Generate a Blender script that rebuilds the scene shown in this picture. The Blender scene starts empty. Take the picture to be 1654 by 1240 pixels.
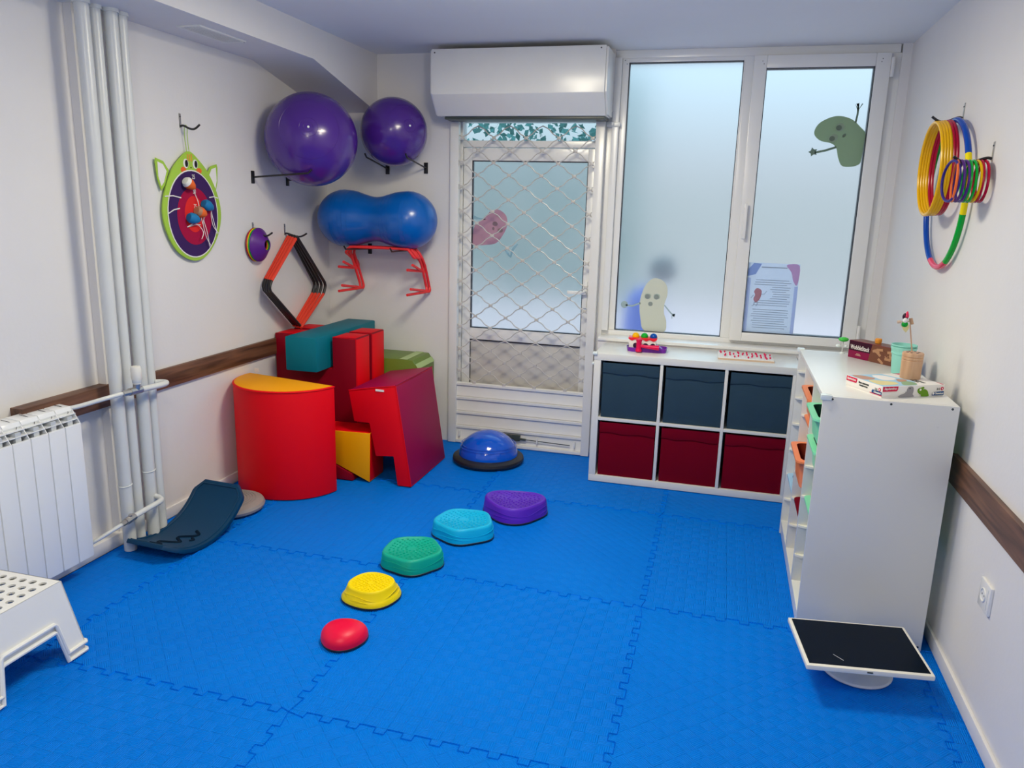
import bpy, bmesh, math, random
from mathutils import Vector, Matrix
random.seed(7)
PI = math.pi
scene = bpy.context.scene
col = scene.collection

# ------------------------------------------------------------------ camera
F, YAW, PITCH, ROLL = 1243.573, 0.26109, -0.22784, -0.02736
CX, CY, CZ = 0.66524, -4.29591, 1.57391
ca, sa, cb, sb, cc, sc_ = math.cos(YAW), math.sin(YAW), math.cos(PITCH), math.sin(PITCH), math.cos(ROLL), math.sin(ROLL)
RR = Matrix(((ca, -sa, 0), (sa, ca, 0), (0, 0, 1))) @ Matrix(((1, 0, 0), (0, cb, -sb), (0, sb, cb))) @ Matrix(((cc, 0, sc_), (0, 1, 0), (-sc_, 0, cc)))
cam_d = bpy.data.cameras.new('camera')
cam = bpy.data.objects.new('camera', cam_d)
col.objects.link(cam)
r_, f_, u_ = RR.col[0], RR.col[1], RR.col[2]
mw = Matrix(((r_[0], u_[0], -f_[0], CX), (r_[1], u_[1], -f_[1], CY), (r_[2], u_[2], -f_[2], CZ), (0, 0, 0, 1)))
cam.matrix_world = mw
cam_d.sensor_width = 36
cam_d.lens = F / 1654 * 36
cam_d.clip_start = 0.05
scene.camera = cam

# ------------------------------------------------------------------ world: bright overcast sky
world = bpy.data.worlds.new('sky')
scene.world = world
world.use_nodes = True
wn, wl = world.node_tree.nodes, world.node_tree.links
wn.clear()
wo = wn.new('ShaderNodeOutputWorld'); wb = wn.new('ShaderNodeBackground')
tc = wn.new('ShaderNodeTexCoord'); sx = wn.new('ShaderNodeSeparateXYZ'); rp = wn.new('ShaderNodeValToRGB')
wl.new(tc.outputs['Generated'], sx.inputs[0]); wl.new(sx.outputs['Z'], rp.inputs[0])
rp.color_ramp.elements[0].position = 0.0; rp.color_ramp.elements[0].color = (0.27, 0.285, 0.30, 1)
rp.color_ramp.elements[1].position = 0.34; rp.color_ramp.elements[1].color = (0.55, 0.86, 1.06, 1)
wl.new(rp.outputs[0], wb.inputs['Color']); wb.inputs['Strength'].default_value = 1.7
wl.new(wb.outputs[0], wo.inputs[0])

# ------------------------------------------------------------------ lamps on the ceiling behind the viewer, and daylight
def area(name, loc, sx_, sy_, power, color, rot=(0, 0, 0)):
    d = bpy.data.lights.new(name, 'AREA'); d.shape = 'RECTANGLE'; d.size = sx_; d.size_y = sy_
    d.energy = power; d.color = color
    o = bpy.data.objects.new(name, d); col.objects.link(o); o.location = loc; o.rotation_euler = rot
    return o
area('ceiling_lamp', (-0.15, -1.30, 2.44), 0.5, 0.5, 36, (1.0, 0.91, 0.69))
area('ceiling_lamp', (-0.15, -3.5, 2.44), 0.9, 0.5, 20, (1.0, 0.91, 0.69))
def bulb(name, loc, power, radius, color):
    d = bpy.data.lights.new(name, 'POINT'); d.energy = power; d.shadow_soft_size = radius; d.color = color
    o = bpy.data.objects.new(name, d); col.objects.link(o); o.location = loc
bulb('ceiling_bulb', (-0.15, -1.45, 2.28), 11, 0.10, (1.0, 0.92, 0.74))
bulb('ceiling_bulb', (-0.3, -3.9, 2.20), 22, 0.15, (1.0, 0.92, 0.74))

scene.view_settings.view_transform = 'Standard'
scene.view_settings.look = 'None'
scene.view_settings.gamma = 1
scene.view_settings.use_curve_mapping = False
scene.view_settings.exposure = 0.0
scene.cycles.use_denoising = True
scene.cycles.max_bounces = 10
scene.cycles.diffuse_bounces = 6
scene.cycles.transmission_bounces = 8
scene.cycles.caustics_refractive = True
scene.cycles.sample_clamp_indirect = 6

# ------------------------------------------------------------------ materials
def lin(h):
    if isinstance(h, str):
        h = h.lstrip('#'); v = [int(h[i:i + 2], 16) / 255 for i in (0, 2, 4)]
        return tuple(x / 12.92 if x <= 0.04045 else ((x + 0.055) / 1.055) ** 2.4 for x in v)
    return tuple(h)
def M(name, color, rough=0.5, metal=0.0, spec=0.5, bump=0, bscale=200, coat=0, var=0, vscale=3, sub=0):
    m = bpy.data.materials.new(name); m.use_nodes = True
    n, l = m.node_tree.nodes, m.node_tree.links
    b = n['Principled BSDF']; c = lin(color)
    b.inputs['Base Color'].default_value = (*c, 1); b.inputs['Roughness'].default_value = rough
    b.inputs['Metallic'].default_value = metal; b.inputs['Specular IOR Level'].default_value = spec
    b.inputs['Coat Weight'].default_value = coat; b.inputs['Coat Roughness'].default_value = 0.08
    if bump or var:
        t = n.new('ShaderNodeTexCoord')
    if bump:
        x = n.new('ShaderNodeTexNoise'); x.inputs['Scale'].default_value = bscale; x.inputs['Detail'].default_value = 3
        l.new(t.outputs['Object'], x.inputs['Vector'])
        u = n.new('ShaderNodeBump'); u.inputs['Strength'].default_value = bump; u.inputs['Distance'].default_value = 0.004
        l.new(x.outputs['Fac'], u.inputs['Height']); l.new(u.outputs[0], b.inputs['Normal'])
    if var:
        x = n.new('ShaderNodeTexNoise'); x.inputs['Scale'].default_value = vscale; x.inputs['Detail'].default_value = 4
        l.new(t.outputs['Object'], x.inputs['Vector'])
        mx = n.new('ShaderNodeMixRGB'); mx.inputs[1].default_value = (*[v * (1 - var) for v in c], 1); mx.inputs[2].default_value = (*[min(1, v * (1 + var * .6)) for v in c], 1)
        l.new(x.outputs['Fac'], mx.inputs[0]); l.new(mx.outputs[0], b.inputs['Base Color'])
    return m
mat = {}
mat['wall'] = M('wall_paint', (0.755, 0.74, 0.735), 0.62, bump=0.12, bscale=60, var=0.03, vscale=4, spec=.3)
mat['ceil'] = M('ceiling_paint', (0.78, 0.79, 0.81), 0.8, var=0.03, vscale=3)
mat['white'] = M('white_laminate', (0.72, 0.72, 0.69), 0.28)
mat['pvc'] = M('white_pvc', (0.80, 0.80, 0.79), 0.22)
mat['metalwhite'] = M('white_coated_metal', (0.76, 0.76, 0.74), 0.22, var=.05, vscale=8)
mat['lattice'] = M('cream_coated_steel', (0.54, 0.52, 0.49), 0.28)
mat['rad'] = M('radiator_enamel', (0.80, 0.82, 0.84), 0.25)
mat['doorpanel'] = M('grey_door_panel', (0.58, 0.56, 0.53), 0.35)
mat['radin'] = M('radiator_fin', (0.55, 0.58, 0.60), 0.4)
mat['pipe'] = M('pipe_paint', (0.66, 0.68, 0.67), 0.3, bump=0.15, bscale=30, var=.06, vscale=10)
mat['black'] = M('black_metal', (0.012, 0.012, 0.014), 0.35)
mat['rubber'] = M('black_rubber', (0.012, 0.012, 0.018), 0.45)
mat['gasket'] = M('dark_gasket', (0.02, 0.02, 0.03), 0.5)
mat['steel'] = M('steel', (0.5, 0.48, 0.46), 0.35, metal=0.9)
mat['purple'] = M('purple_vinyl', (0.065, 0.016, 0.235), 0.24, coat=.25)
mat['blueball'] = M('blue_vinyl', (0.0, 0.105, 0.44), 0.28, coat=.15)
mat['bluedome'] = M('blue_gloss_rubber', (0.0, 0.09, 0.62), 0.11, coat=.5)
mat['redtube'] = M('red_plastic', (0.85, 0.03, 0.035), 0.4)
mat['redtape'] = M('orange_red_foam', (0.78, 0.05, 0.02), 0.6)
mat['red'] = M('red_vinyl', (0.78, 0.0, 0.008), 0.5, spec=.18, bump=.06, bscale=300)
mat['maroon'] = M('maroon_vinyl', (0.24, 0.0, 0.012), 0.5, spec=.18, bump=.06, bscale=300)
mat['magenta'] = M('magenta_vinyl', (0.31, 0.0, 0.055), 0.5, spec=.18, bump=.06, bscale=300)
mat['yellowv'] = M('yellow_vinyl', (0.90, 0.37, 0.0), 0.5, spec=.18, bump=.06, bscale=300)
mat['teal'] = M('teal_vinyl', (0.0, 0.17, 0.24), 0.5, spec=.18, bump=.06, bscale=300)
mat['green'] = M('olive_green_vinyl', (0.13, 0.22, 0.02), 0.4)
mat['lgreen'] = M('light_green_vinyl', (0.40, 0.55, 0.22), 0.4)
mat['slate'] = M('slate_fabric', (0.028, 0.060, 0.095), 0.9, spec=.1, bump=.3, bscale=500, var=.1, vscale=6)
mat['wine'] = M('wine_fabric', (0.165, 0.0, 0.012), 0.9, spec=.1, bump=.3, bscale=500, var=.1, vscale=6)
mat['navy'] = M('dark_blue_plastic', (0.0, 0.040, 0.105), 0.45, spec=.25, bump=.15, bscale=250)
mat['navydark'] = M('dark_groove', (0.0, 0.010, 0.028), 0.6, spec=.1)
mat['grayrub'] = M('grey_rubber', (0.30, 0.27, 0.26), 0.55)
mat['stool'] = M('white_plastic', (0.80, 0.80, 0.77), 0.35)
mat['hole'] = M('dark_hole', (0.05, 0.045, 0.04), 0.8)
mat['screen'] = M('black_screen', (0.001, 0.005, 0.014), 0.25, spec=.12)
mat['cream'] = M('cream_plastic', (0.80, 0.78, 0.70), 0.3)
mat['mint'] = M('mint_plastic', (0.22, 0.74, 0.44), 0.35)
mat['mintd'] = M('mint_shaded_inside', (0.01, 0.09, 0.05), 0.5)  # same mint plastic, darkened: shade inside the empty tray put into the colour
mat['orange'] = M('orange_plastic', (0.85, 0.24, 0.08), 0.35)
mat['orangei'] = M('orange_shaded_inside', (0.25, 0.03, 0.01), 0.5)  # deeper copy of the orange; the tray hollow's shade is painted in
mat['ltblue'] = M('light_blue_plastic', (0.35, 0.6, 0.85), 0.35)
def simple(n, c, r=.4, **k):
    k.setdefault('spec', .3)
    mat[n] = M(n + '_paint', c, r, **k)
simple('s_red', (0.78, 0.0, 0.045)); simple('s_yellow', (0.85, 0.66, 0.0)); simple('s_green', (0.0, 0.38, 0.27))
simple('s_blue', (0.0, 0.44, 0.76)); simple('s_purple', (0.10, 0.02, 0.50)); simple('lime', (0.36, 0.58, 0.06), .6)
simple('dpurple', (0.04, 0.012, 0.10), .8); simple('crimson', (0.36, 0.0, 0.045), .8); simple('brightred', (0.72, 0.02, 0.02), .8)
simple('offwhite', (0.82, 0.80, 0.77), .6); simple('orangecloth', (0.80, 0.14, 0.025), .7); simple('bluecloth', (0.01, 0.18, 0.42), .7)
simple('blackp', (0.01, 0.01, 0.01), .5); simple('hoopyellow', (0.82, 0.45, 0.0), .25); simple('hoopred', (0.42, 0.0, 0.03), .25)
simple('hoopblue', (0.0, 0.06, 0.42), .25); simple('hoopgreen', (0.0, 0.36, 0.03), .25); simple('hooplemon', (0.9, 0.75, 0.0), .25)
simple('hooppink', (0.75, 0.03, 0.10), .25); simple('hooporange', (0.85, 0.15, 0.02), .3); simple('hoopindigo', (0.03, 0.015, 0.20), .3)
simple('hoopviolet', (0.08, 0.02, 0.20), .3); simple('discpurple', (0.10, 0.015, 0.23), .4)
simple('cupteal', (0.28, 0.66, 0.58), .4); simple('toypurple', (0.17, 0.02, 0.38), .25); simple('toyred', (0.85, 0.02, 0.03), .3)
simple('toypink', (0.72, 0.0, 0.08), .3); simple('ballyellow', (0.9, 0.5, 0.0), .15); simple('ballgreen', (0.0, 0.4, 0.02), .15)
simple('ballblue', (0.0, 0.07, 0.4), .15); simple('toydark', (0.03, 0.01, 0.05), .4); simple('treegreen', (0.05, 0.5, 0.06), .3)
simple('boxwine', (0.22, 0.0, 0.05), .3); simple('boxblack', (0.035, 0.006, 0.02), .3); simple('boxbrown', (0.16, 0.06, 0.035), .35)
simple('woodblk', (0.42, 0.22, 0.12), .5); simple('navyp', (0.0, 0.06, 0.22), .4); simple('logored', (0.62, 0.0, 0.06), .4)
simple('dinogray', (0.30, 0.29, 0.31), .5); simple('chamgreen', (0.13, 0.30, 0.01), .5); simple('pic_blue', (0.35, 0.6, 0.78), .4)
simple('pic_yellow', (0.75, 0.65, 0.3), .4); simple('pic_brown', (0.5, 0.28, 0.2), .4); simple('pic_green', (0.25, 0.42, 0.25), .4)
simple('lockgray', (0.05, 0.065, 0.065), .35); simple('amber', (0.75, 0.3, 0.04), .3); simple('clearish', (0.72, 0.80, 0.80), .1)
simple('concrete', (0.33, 0.33, 0.31), .9); simple('outwall', (0.64, 0.58, 0.52), .8); simple('pave', (0.86, 0.62, 0.60), .9)
simple('leaf', (0.10, 0.26, 0.24), .6); simple('outblue', (0.22, 0.30, 0.85), .7); simple('outdark', (0.28, 0.30, 0.32), .8); simple('card', (0.62, 0.46, 0.34), .6)

def wood(name, a, b, scale, rough=.45, axis='Y'):
    m = bpy.data.materials.new(name); m.use_nodes = True
    n, l = m.node_tree.nodes, m.node_tree.links; bs = n['Principled BSDF']
    t = n.new('ShaderNodeTexCoord'); mp = n.new('ShaderNodeMapping')
    mp.inputs['Scale'].default_value = {'Y': (30, 2.2, 30), 'Z': (30, 30, 3)}[axis]
    x = n.new('ShaderNodeTexNoise'); x.inputs['Scale'].default_value = scale; x.inputs['Detail'].default_value = 6; x.inputs['Distortion'].default_value = 0.6
    r = n.new('ShaderNodeValToRGB'); r.color_ramp.elements[0].position = .32; r.color_ramp.elements[1].position = .7
    r.color_ramp.elements[0].color = (*a, 1); r.color_ramp.elements[1].color = (*b, 1)
    l.new(t.outputs['Object'], mp.inputs[0]); l.new(mp.outputs[0], x.inputs['Vector']); l.new(x.outputs['Fac'], r.inputs[0])
    l.new(r.outputs[0], bs.inputs['Base Color']); bs.inputs['Roughness'].default_value = rough
    return m
mat['wood'] = wood('dark_wood', (0.055, 0.022, 0.012), (0.20, 0.09, 0.05), 1.2)
mat['pine'] = wood('light_wood', (0.48, 0.27, 0.15), (0.66, 0.42, 0.26), 1.0, .5, 'Z')

def mat_floor(name, ang):
    """blue foam with a fine woven tread: strokes that change direction from cell to cell"""
    m = bpy.data.materials.new(name); m.use_nodes = True
    n, l = m.node_tree.nodes, m.node_tree.links; bs = n['Principled BSDF']
    bs.inputs['Roughness'].default_value = 0.5; bs.inputs['Specular IOR Level'].default_value = 0.06
    g = n.new('ShaderNodeNewGeometry'); mp = n.new('ShaderNodeMapping'); mp.inputs['Rotation'].default_value = (0, 0, ang)
    l.new(g.outputs['Position'], mp.inputs[0]); s = n.new('ShaderNodeSeparateXYZ'); l.new(mp.outputs[0], s.inputs[0])
    def mth(op, a, b=None, c=None):
        q = n.new('ShaderNodeMath'); q.operation = op
        for i, v in enumerate((a, b, c)):
            if v is None: continue
            if isinstance(v, (int, float)): q.inputs[i].default_value = v
            else: l.new(v, q.inputs[i])
        return q.outputs[0]
    X, Y = s.outputs['X'], s.outputs['Y']
    cell = 1 / 0.042
    cx = mth('FLOOR', mth('MULTIPLY', X, cell)); cy = mth('FLOOR', mth('MULTIPLY', Y, cell))
    par = mth('GREATER_THAN', mth('MODULO', mth('ABSOLUTE', mth('ADD', cx, cy)), 2), 0.5)
    k = 2 * PI / 0.0065
    sxw = mth('SINE', mth('MULTIPLY', X, k)); syw = mth('SINE', mth('MULTIPLY', Y, k))
    h = mth('ADD', mth('MULTIPLY', sxw, par), mth('MULTIPLY', syw, mth('SUBTRACT', 1, par)))
    # pillow shape of each cell
    px = mth('ABSOLUTE', mth('SINE', mth('MULTIPLY', X, cell * PI))); py = mth('ABSOLUTE', mth('SINE', mth('MULTIPLY', Y, cell * PI)))
    pil = mth('POWER', mth('MULTIPLY', px, py), 0.4)
    hh = mth('ADD', mth('MULTIPLY', h, 0.35), mth('MULTIPLY', pil, 1.0))
    u = n.new('ShaderNodeBump'); u.inputs['Strength'].default_value = 0.9; u.inputs['Distance'].default_value = 0.0032
    l.new(hh, u.inputs['Height']); l.new(u.outputs[0], bs.inputs['Normal'])
    x = n.new('ShaderNodeTexNoise'); x.inputs['Scale'].default_value = 1.6; x.inputs['Detail'].default_value = 5
    l.new(g.outputs['Position'], x.inputs['Vector'])
    mx = n.new('ShaderNodeMixRGB'); mx.inputs[1].default_value = (0.0, 0.165, 0.72, 1); mx.inputs[2].default_value = (0.0, 0.220, 0.88, 1)
    l.new(x.outputs['Fac'], mx.inputs[0]); l.new(mx.outputs[0], bs.inputs['Base Color'])
    return m
mat['mat_a'] = mat_floor('blue_foam_straight', 0.0)
mat['mat_b'] = mat_floor('blue_foam_diagonal', PI / 4)

def glass(name, rough, tint=(1, 1, 1)):
    m = bpy.data.materials.new(name); m.use_nodes = True
    n, l = m.node_tree.nodes, m.node_tree.links; b = n['Principled BSDF']
    b.inputs['Base Color'].default_value = (*tint, 1); b.inputs['Transmission Weight'].default_value = 1
    b.inputs['Roughness'].default_value = rough; b.inputs['IOR'].default_value = 1.1
    return m
mat['frost'] = glass('frosted_glass', 0.52, (.98, .98, 1.0))
mat['clear'] = glass('clear_glass', 0.02, (.9, .97, .98))

# ------------------------------------------------------------------ geometry helpers
class B:
    def __init__(s): s.bm = bmesh.new()
    def _f(s, vs, mi=0):
        try:
            f = s.bm.faces.new(vs); f.material_index = mi; return f
        except ValueError: return None
    def box(s, x0, x1, y0, y1, z0, z1, mi=0, mx=None):
        c = [(x0, y0, z0), (x1, y0, z0), (x1, y1, z0), (x0, y1, z0), (x0, y0, z1), (x1, y0, z1), (x1, y1, z1), (x0, y1, z1)]
        if mx is not None: c = [mx @ Vector(q) for q in c]
        v = [s.bm.verts.new(q) for q in c]
        for f in ((0, 3, 2, 1), (4, 5, 6, 7), (0, 1, 5, 4), (1, 2, 6, 5), (2, 3, 7, 6), (3, 0, 4, 7)): s._f([v[i] for i in f], mi)
        return s
    def prism(s, pts, ext, mi=0, mif=None):
        """closed polygon of 3-D points swept along ext; mif(i) gives the material of side i, 'a' and 'b' the ends"""
        e = Vector(ext); a = [s.bm.verts.new(q) for q in pts]; b = [s.bm.verts.new(Vector(q) + e) for q in pts]
        g = mif or (lambda i: mi)
        s._f(a, g('a')); s._f(b[::-1], g('b')); n = len(a)
        for i in range(n): s._f([a[i], b[i], b[(i + 1) % n], a[(i + 1) % n]], g(i))
        return s
    def tube(s, pts, r, n=10, closed=False, mi=0, cap=True):
        pts = [Vector(q) for q in pts]; m = len(pts); rings = []
        up = None
        for i, q in enumerate(pts):
            if closed: t = (pts[(i + 1) % m] - pts[i - 1])
            else: t = pts[min(i + 1, m - 1)] - pts[max(i - 1, 0)]
            t.normalize()
            if up is None:
                up = t.orthogonal().normalized()
            else:
                up = (up - t * up.dot(t)); up = up.normalized() if up.length > 1e-6 else t.orthogonal().normalized()
            w = t.cross(up); rr = r[i] if isinstance(r, (list, tuple)) else r
            rings.append([s.bm.verts.new(q + (up * math.cos(2 * PI * k / n) + w * math.sin(2 * PI * k / n)) * rr) for k in range(n)])
        for i in range(m if closed else m - 1):
            a, b = rings[i], rings[(i + 1) % m]; sh = 0
            if closed and i == m - 1:
                sh = min(range(n), key=lambda h: sum((a[k].co - b[(k + h) % n].co).length for k in range(0, n, 3)))
            for k in range(n): s._f([a[k], a[(k + 1) % n], b[(k + 1 + sh) % n], b[(k + sh) % n]], mi)
        if not closed and cap: s._f(rings[0][::-1], mi); s._f(rings[-1], mi)
        return s
    def cyl(s, p0, p1, r0, r1=None, n=20, mi=0):
        return s.tube([p0, p1], [r0, r0 if r1 is None else r1], n, mi=mi)
    def lathe(s, prof, c=(0, 0, 0), mx=None, n=32, mi=0, sc=(1, 1), rfun=None):
        """prof: (radius, height) pairs; closed at the axis when a radius is 0"""
        rings = []
        for r, z in prof:
            if r < 1e-6: ring = [(0, 0, z)]
            else:
                ring = []
                for k in range(n):
                    a = 2 * PI * k / n; q = r * (rfun(a) if rfun else 1)
                    ring.append((q * math.cos(a) * sc[0], q * math.sin(a) * sc[1], z))
            o = []
            for q in ring:
                v = Vector(q)
                if mx is not None: v = mx @ v
                o.append(s.bm.verts.new(v + Vector(c)))
            rings.append(o)
        for a, b in zip(rings, rings[1:]):
            for k in range(n):
                k2 = (k + 1) % n
                if len(a) == 1 and len(b) == 1: continue
                if len(a) == 1: s._f([a[0], b[k2], b[k]], mi) if False else s._f([a[0], b[k], b[k2]], mi)
                elif len(b) == 1: s._f([a[k], a[k2], b[0]], mi)
                else: s._f([a[k], a[k2], b[k2], b[k]], mi)
        if len(rings[0]) > 1: s._f(rings[0][::-1], mi)
        if len(rings[-1]) > 1: s._f(rings[-1], mi)
        return s
    def sphere(s, c, r, n=32, mi=0, sc=(1, 1, 1)):
        m = n // 2
        prof = [(r * math.sin(PI * i / m), -r * math.cos(PI * i / m)) for i in range(m + 1)]
        prof[0] = (0, -r); prof[-1] = (0, r)
        return s.lathe(prof, c, Matrix.Diagonal(sc), n, mi)
def finish(bb, name, mats, bev=0, seg=2, smooth=True, ang=0.6, off=None):
    bm = bb.bm
    bmesh.ops.recalc_face_normals(bm, faces=bm.faces)
    if bev:
        es = [e for e in bm.edges if len(e.link_faces) == 2 and e.calc_face_angle(0) > 0.5]
        bmesh.ops.bevel(bm, geom=es, offset=bev, segments=seg, profile=0.6, affect='EDGES', clamp_overlap=True)
    if off is not None: bmesh.ops.translate(bm, verts=bm.verts, vec=-off)
    me = bpy.data.meshes.new(name); bm.to_mesh(me); bm.free()
    for q in (mats if isinstance(mats, (list, tuple)) else [mats]): me.materials.append(mat[q] if isinstance(q, str) else q)
    if smooth:
        me.shade_smooth(); me.set_sharp_from_angle(angle=ang)
    return me
def root_off(p):
    v = Vector((0, 0, 0))
    while p is not None: v += p.location; p = p.parent
    return v
def part(name, bb, mats, parent=None, bev=0, label=None, kind=None, local=False, **k):
    """one mesh object; world coordinates are moved into the parent's frame unless local"""
    off = None if (parent is None or local) else root_off(parent)
    me = finish(bb, name, mats, bev, off=off, **k)
    o = bpy.data.objects.new(name, me); col.objects.link(o)
    if parent is not None: o.parent = parent
    if label: o['label'] = label
    if kind: o['kind'] = kind
    return o
def thing(name, label, cat, loc=(0, 0, 0), rot=(0, 0, 0), group=None):
    o = bpy.data.objects.new(name, None); col.objects.link(o); o.empty_display_size = .05
    o.location = loc; o.rotation_euler = rot; o['label'] = label; o['category'] = cat
    if group: o['group'] = group
    return o
def tag(o, label, cat, group=None):
    o['label'] = label; o['category'] = cat
    if group: o['group'] = group
    return o
def recenter(o, loc):
    loc = Vector(loc); o.data.transform(Matrix.Translation(-loc)); o.location = loc; return o
def struct(name, bb, mats, parent=None, **k):
    return part(name, bb, mats, parent, kind='structure', **k)
def textmesh(s, size, ext=0.0006, shear=0, bold=0):
    c = bpy.data.curves.new('txt', 'FONT'); c.body = s; c.size = size; c.extrude = ext; c.shear = shear; c.offset = bold
    c.align_x = 'CENTER'; c.align_y = 'CENTER'; c.resolution_u = 3
    o = bpy.data.objects.new('txt', c); col.objects.link(o)
    dg = bpy.context.evaluated_depsgraph_get(); dg.update()
    me = bpy.data.meshes.new_from_object(o.evaluated_get(dg))
    bpy.data.objects.remove(o); bpy.data.curves.remove(c)
    return me
def text(s, size, mx, m, parent, name='lettering', width=None, height=None, **k):
    """flat lettering; mx takes text space (x right, y up, z out) into the parent's frame"""
    me = textmesh(s, size, **k); me.name = name
    xs = [v.co.x for v in me.vertices]; ys = [v.co.y for v in me.vertices]
    cx, cy = (max(xs) + min(xs)) / 2, (max(ys) + min(ys)) / 2
    sx = width / (max(xs) - min(xs)) if width else 1; sy = height / (max(ys) - min(ys)) if height else sx
    if not width and height: sx = sy
    me.transform(Matrix.Diagonal((sx, sy, 1, 1)) @ Matrix.Translation((-cx, -cy, 0)))
    me.transform(mx); me.materials.clear(); me.materials.append(mat[m])
    o = bpy.data.objects.new(name, me); col.objects.link(o); o.parent = parent
    return o
def frame(o, x, y):
    """matrix with origin o, x axis x, y axis y, z = x cross y"""
    x = Vector(x).normalized(); y = Vector(y).normalized(); z = x.cross(y)
    return Matrix(((x[0], y[0], z[0], o[0]), (x[1], y[1], z[1], o[1]), (x[2], y[2], z[2], o[2]), (0, 0, 0, 1)))
def smooth_path(pts, n=8, closed=False):
    """Catmull-Rom through pts"""
    P = [Vector(q) for q in pts]; out = []; m = len(P)
    rng = range(m) if closed else range(m - 1)
    for i in rng:
        if closed: a, b, c, d = P[i - 1], P[i], P[(i + 1) % m], P[(i + 2) % m]
        else: a, b, c, d = P[max(i - 1, 0)], P[i], P[i + 1], P[min(i + 2, m - 1)]
        for k in range(n):
            t = k / n
            out.append(0.5 * ((2 * b) + (c - a) * t + (2 * a - 5 * b + 4 * c - d) * t * t + (3 * b - a - 3 * c + d) * t ** 3))
    if not closed: out.append(P[-1])
    return out
def copy_thing(o, loc=None, **props):
    c = o.copy(); col.objects.link(c)
    if loc is not None: c.location = loc
    for ch in o.children:
        d = ch.copy(); col.objects.link(d); d.parent = c
        for g in ch.children:
            e = g.copy(); col.objects.link(e); e.parent = d
    for k, v in props.items(): c[k] = v
    return c

# ------------------------------------------------------------------ room shell
XL, XR, YB, YW, ZC, YF = -1.915, 1.545, 0.47, 0.58, 2.475, -5.3
Yst = -1.57
# floor: slab with interlocking foam mats
floor = struct('floor', B().box(-2.1, 1.7, YF - .15, 0.8, -0.16, -0.021), 'concrete')
xl = [-1.90, -1.545, -0.54, 0.46, 1.462, 1.54]
yl = [YF, -4.43, -3.42, -2.41, -1.40, -0.39, 0.56]
NT, AMP = 11, 0.0125
def seam(a, b):
    """jigsaw offsets along a seam from a to b in world units; the teeth keep one world grid so that neighbours mate"""
    pts = []; p = 1.0 / NT; k0 = math.floor(a / p) - 1
    k = k0
    while k * p < b + p:
        c = k * p
        for d, s in ((-.31, -1), (-.19, 1), (.19, 1), (.31, -1)):
            # dovetail: the wide end of a tooth is at its tip
            w = c + (d - .0 if s < 0 else d * 1.55) * p
            pts.append((w, s * AMP))
        k += 1
    return [(t, o) for t, o in pts if a + 0.03 < t < b - 0.03]
def mat_tile(i, j):
    x0, x1, y0, y1 = xl[i], xl[i + 1], yl[j], yl[j + 1]
    o = [(x0, y0)]
    if j > 0: o += [(t, y0 + d) for t, d in seam(x0, x1)]
    o.append((x1, y0))
    if i < len(xl) - 2: o += [(x1 + d, t) for t, d in seam(y0, y1)]
    o.append((x1, y1))
    if j < len(yl) - 2: o += [(t, y1 + d) for t, d in seam(x0, x1)][::-1]
    o.append((x0, y1))
    if i > 0: o += [(x0 + d, t) for t, d in seam(y0, y1)][::-1]
    b = B().prism([(x, y, -0.02) for x, y in o], (0, 0, 0.02))
    bm = b.bm; bmesh.ops.recalc_face_normals(bm, faces=bm.faces)
    es = [e for e in bm.edges if all(abs(v.co.z) < 1e-5 for v in e.verts)]
    rimv = {v for e in es for v in e.verts}
    topf = [f for f in bm.faces if all(abs(v.co.z) < 1e-5 for v in f.verts)]
    bmesh.ops.inset_region(bm, faces=topf, thickness=0.0009, depth=0, use_even_offset=True)
    for v in rimv: v.co.z -= 0.004
    q = part('foam_mat', b, 'mat_b' if (i + j) % 2 == 0 else 'mat_a', floor, smooth=False)
for i in range(len(xl) - 1):
    for j in range(len(yl) - 1): mat_tile(i, j)

struct('wall_left', B().box(XL - .2, XL, Yst, 0.9, -.1, 2.6).box(XL - .24, XL - .04, YF - .1, Yst, -.1, 2.6), 'wall')
struct('wall_right', B().box(XR, XR + .2, YF - .1, 1.0, -.1, 2.6), 'wall')
struct('wall_front', B().box(-2.1, 1.8, YF - .15, YF, -.1, 2.6), 'wall')
wb_ = B().box(XL, -1.05, YB, YB + .3, -.1, 2.6)
wb_.box(-1.05, -.045, YB + .02, YB + .3, 2.13, 2.6)
wb_.box(-.045, XR, .395, YB + .3, -.1, .775)
wb_.box(1.497, XR, .52, YB + .3, .775, 2.6)
struct('wall_back', wb_, 'wall')
struct('ceiling', B().box(-2.1, 1.8, YF - .1, 1.0, ZC, ZC + .15), 'ceil')
# the soffit along the left wall, dropping in a haunch towards the back
hb = B().prism([(-2.0, YF, 2.31), (-2.0, -.325, 2.31), (-2.0, .47, 2.125), (-2.0, .47, 2.475), (-2.0, YF, 2.475)], (.455, 0, 0))
struct('ceiling_beam', hb, 'wall')
# baseboards
struct('baseboard_left', B().box(XL, XL + .012, Yst, .44, 0, .055).box(XL - .04, XL + .012, -3.6, Yst, 0, .06), 'wall', bev=.003)
struct('baseboard_right', B().box(XR - .012, XR, YF, .39, 0, .055), 'wall', bev=.003)
# dark wooden rails
t1 = struct('trim_1', B().box(XL - .045, XL + .018, -2.02, .12, .662, .757), 'wood', bev=.003)
t2 = struct('trim_2', B().box(XR - .02, XR, YF, -1.29, .635, .74), 'wood', bev=.003)
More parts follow.
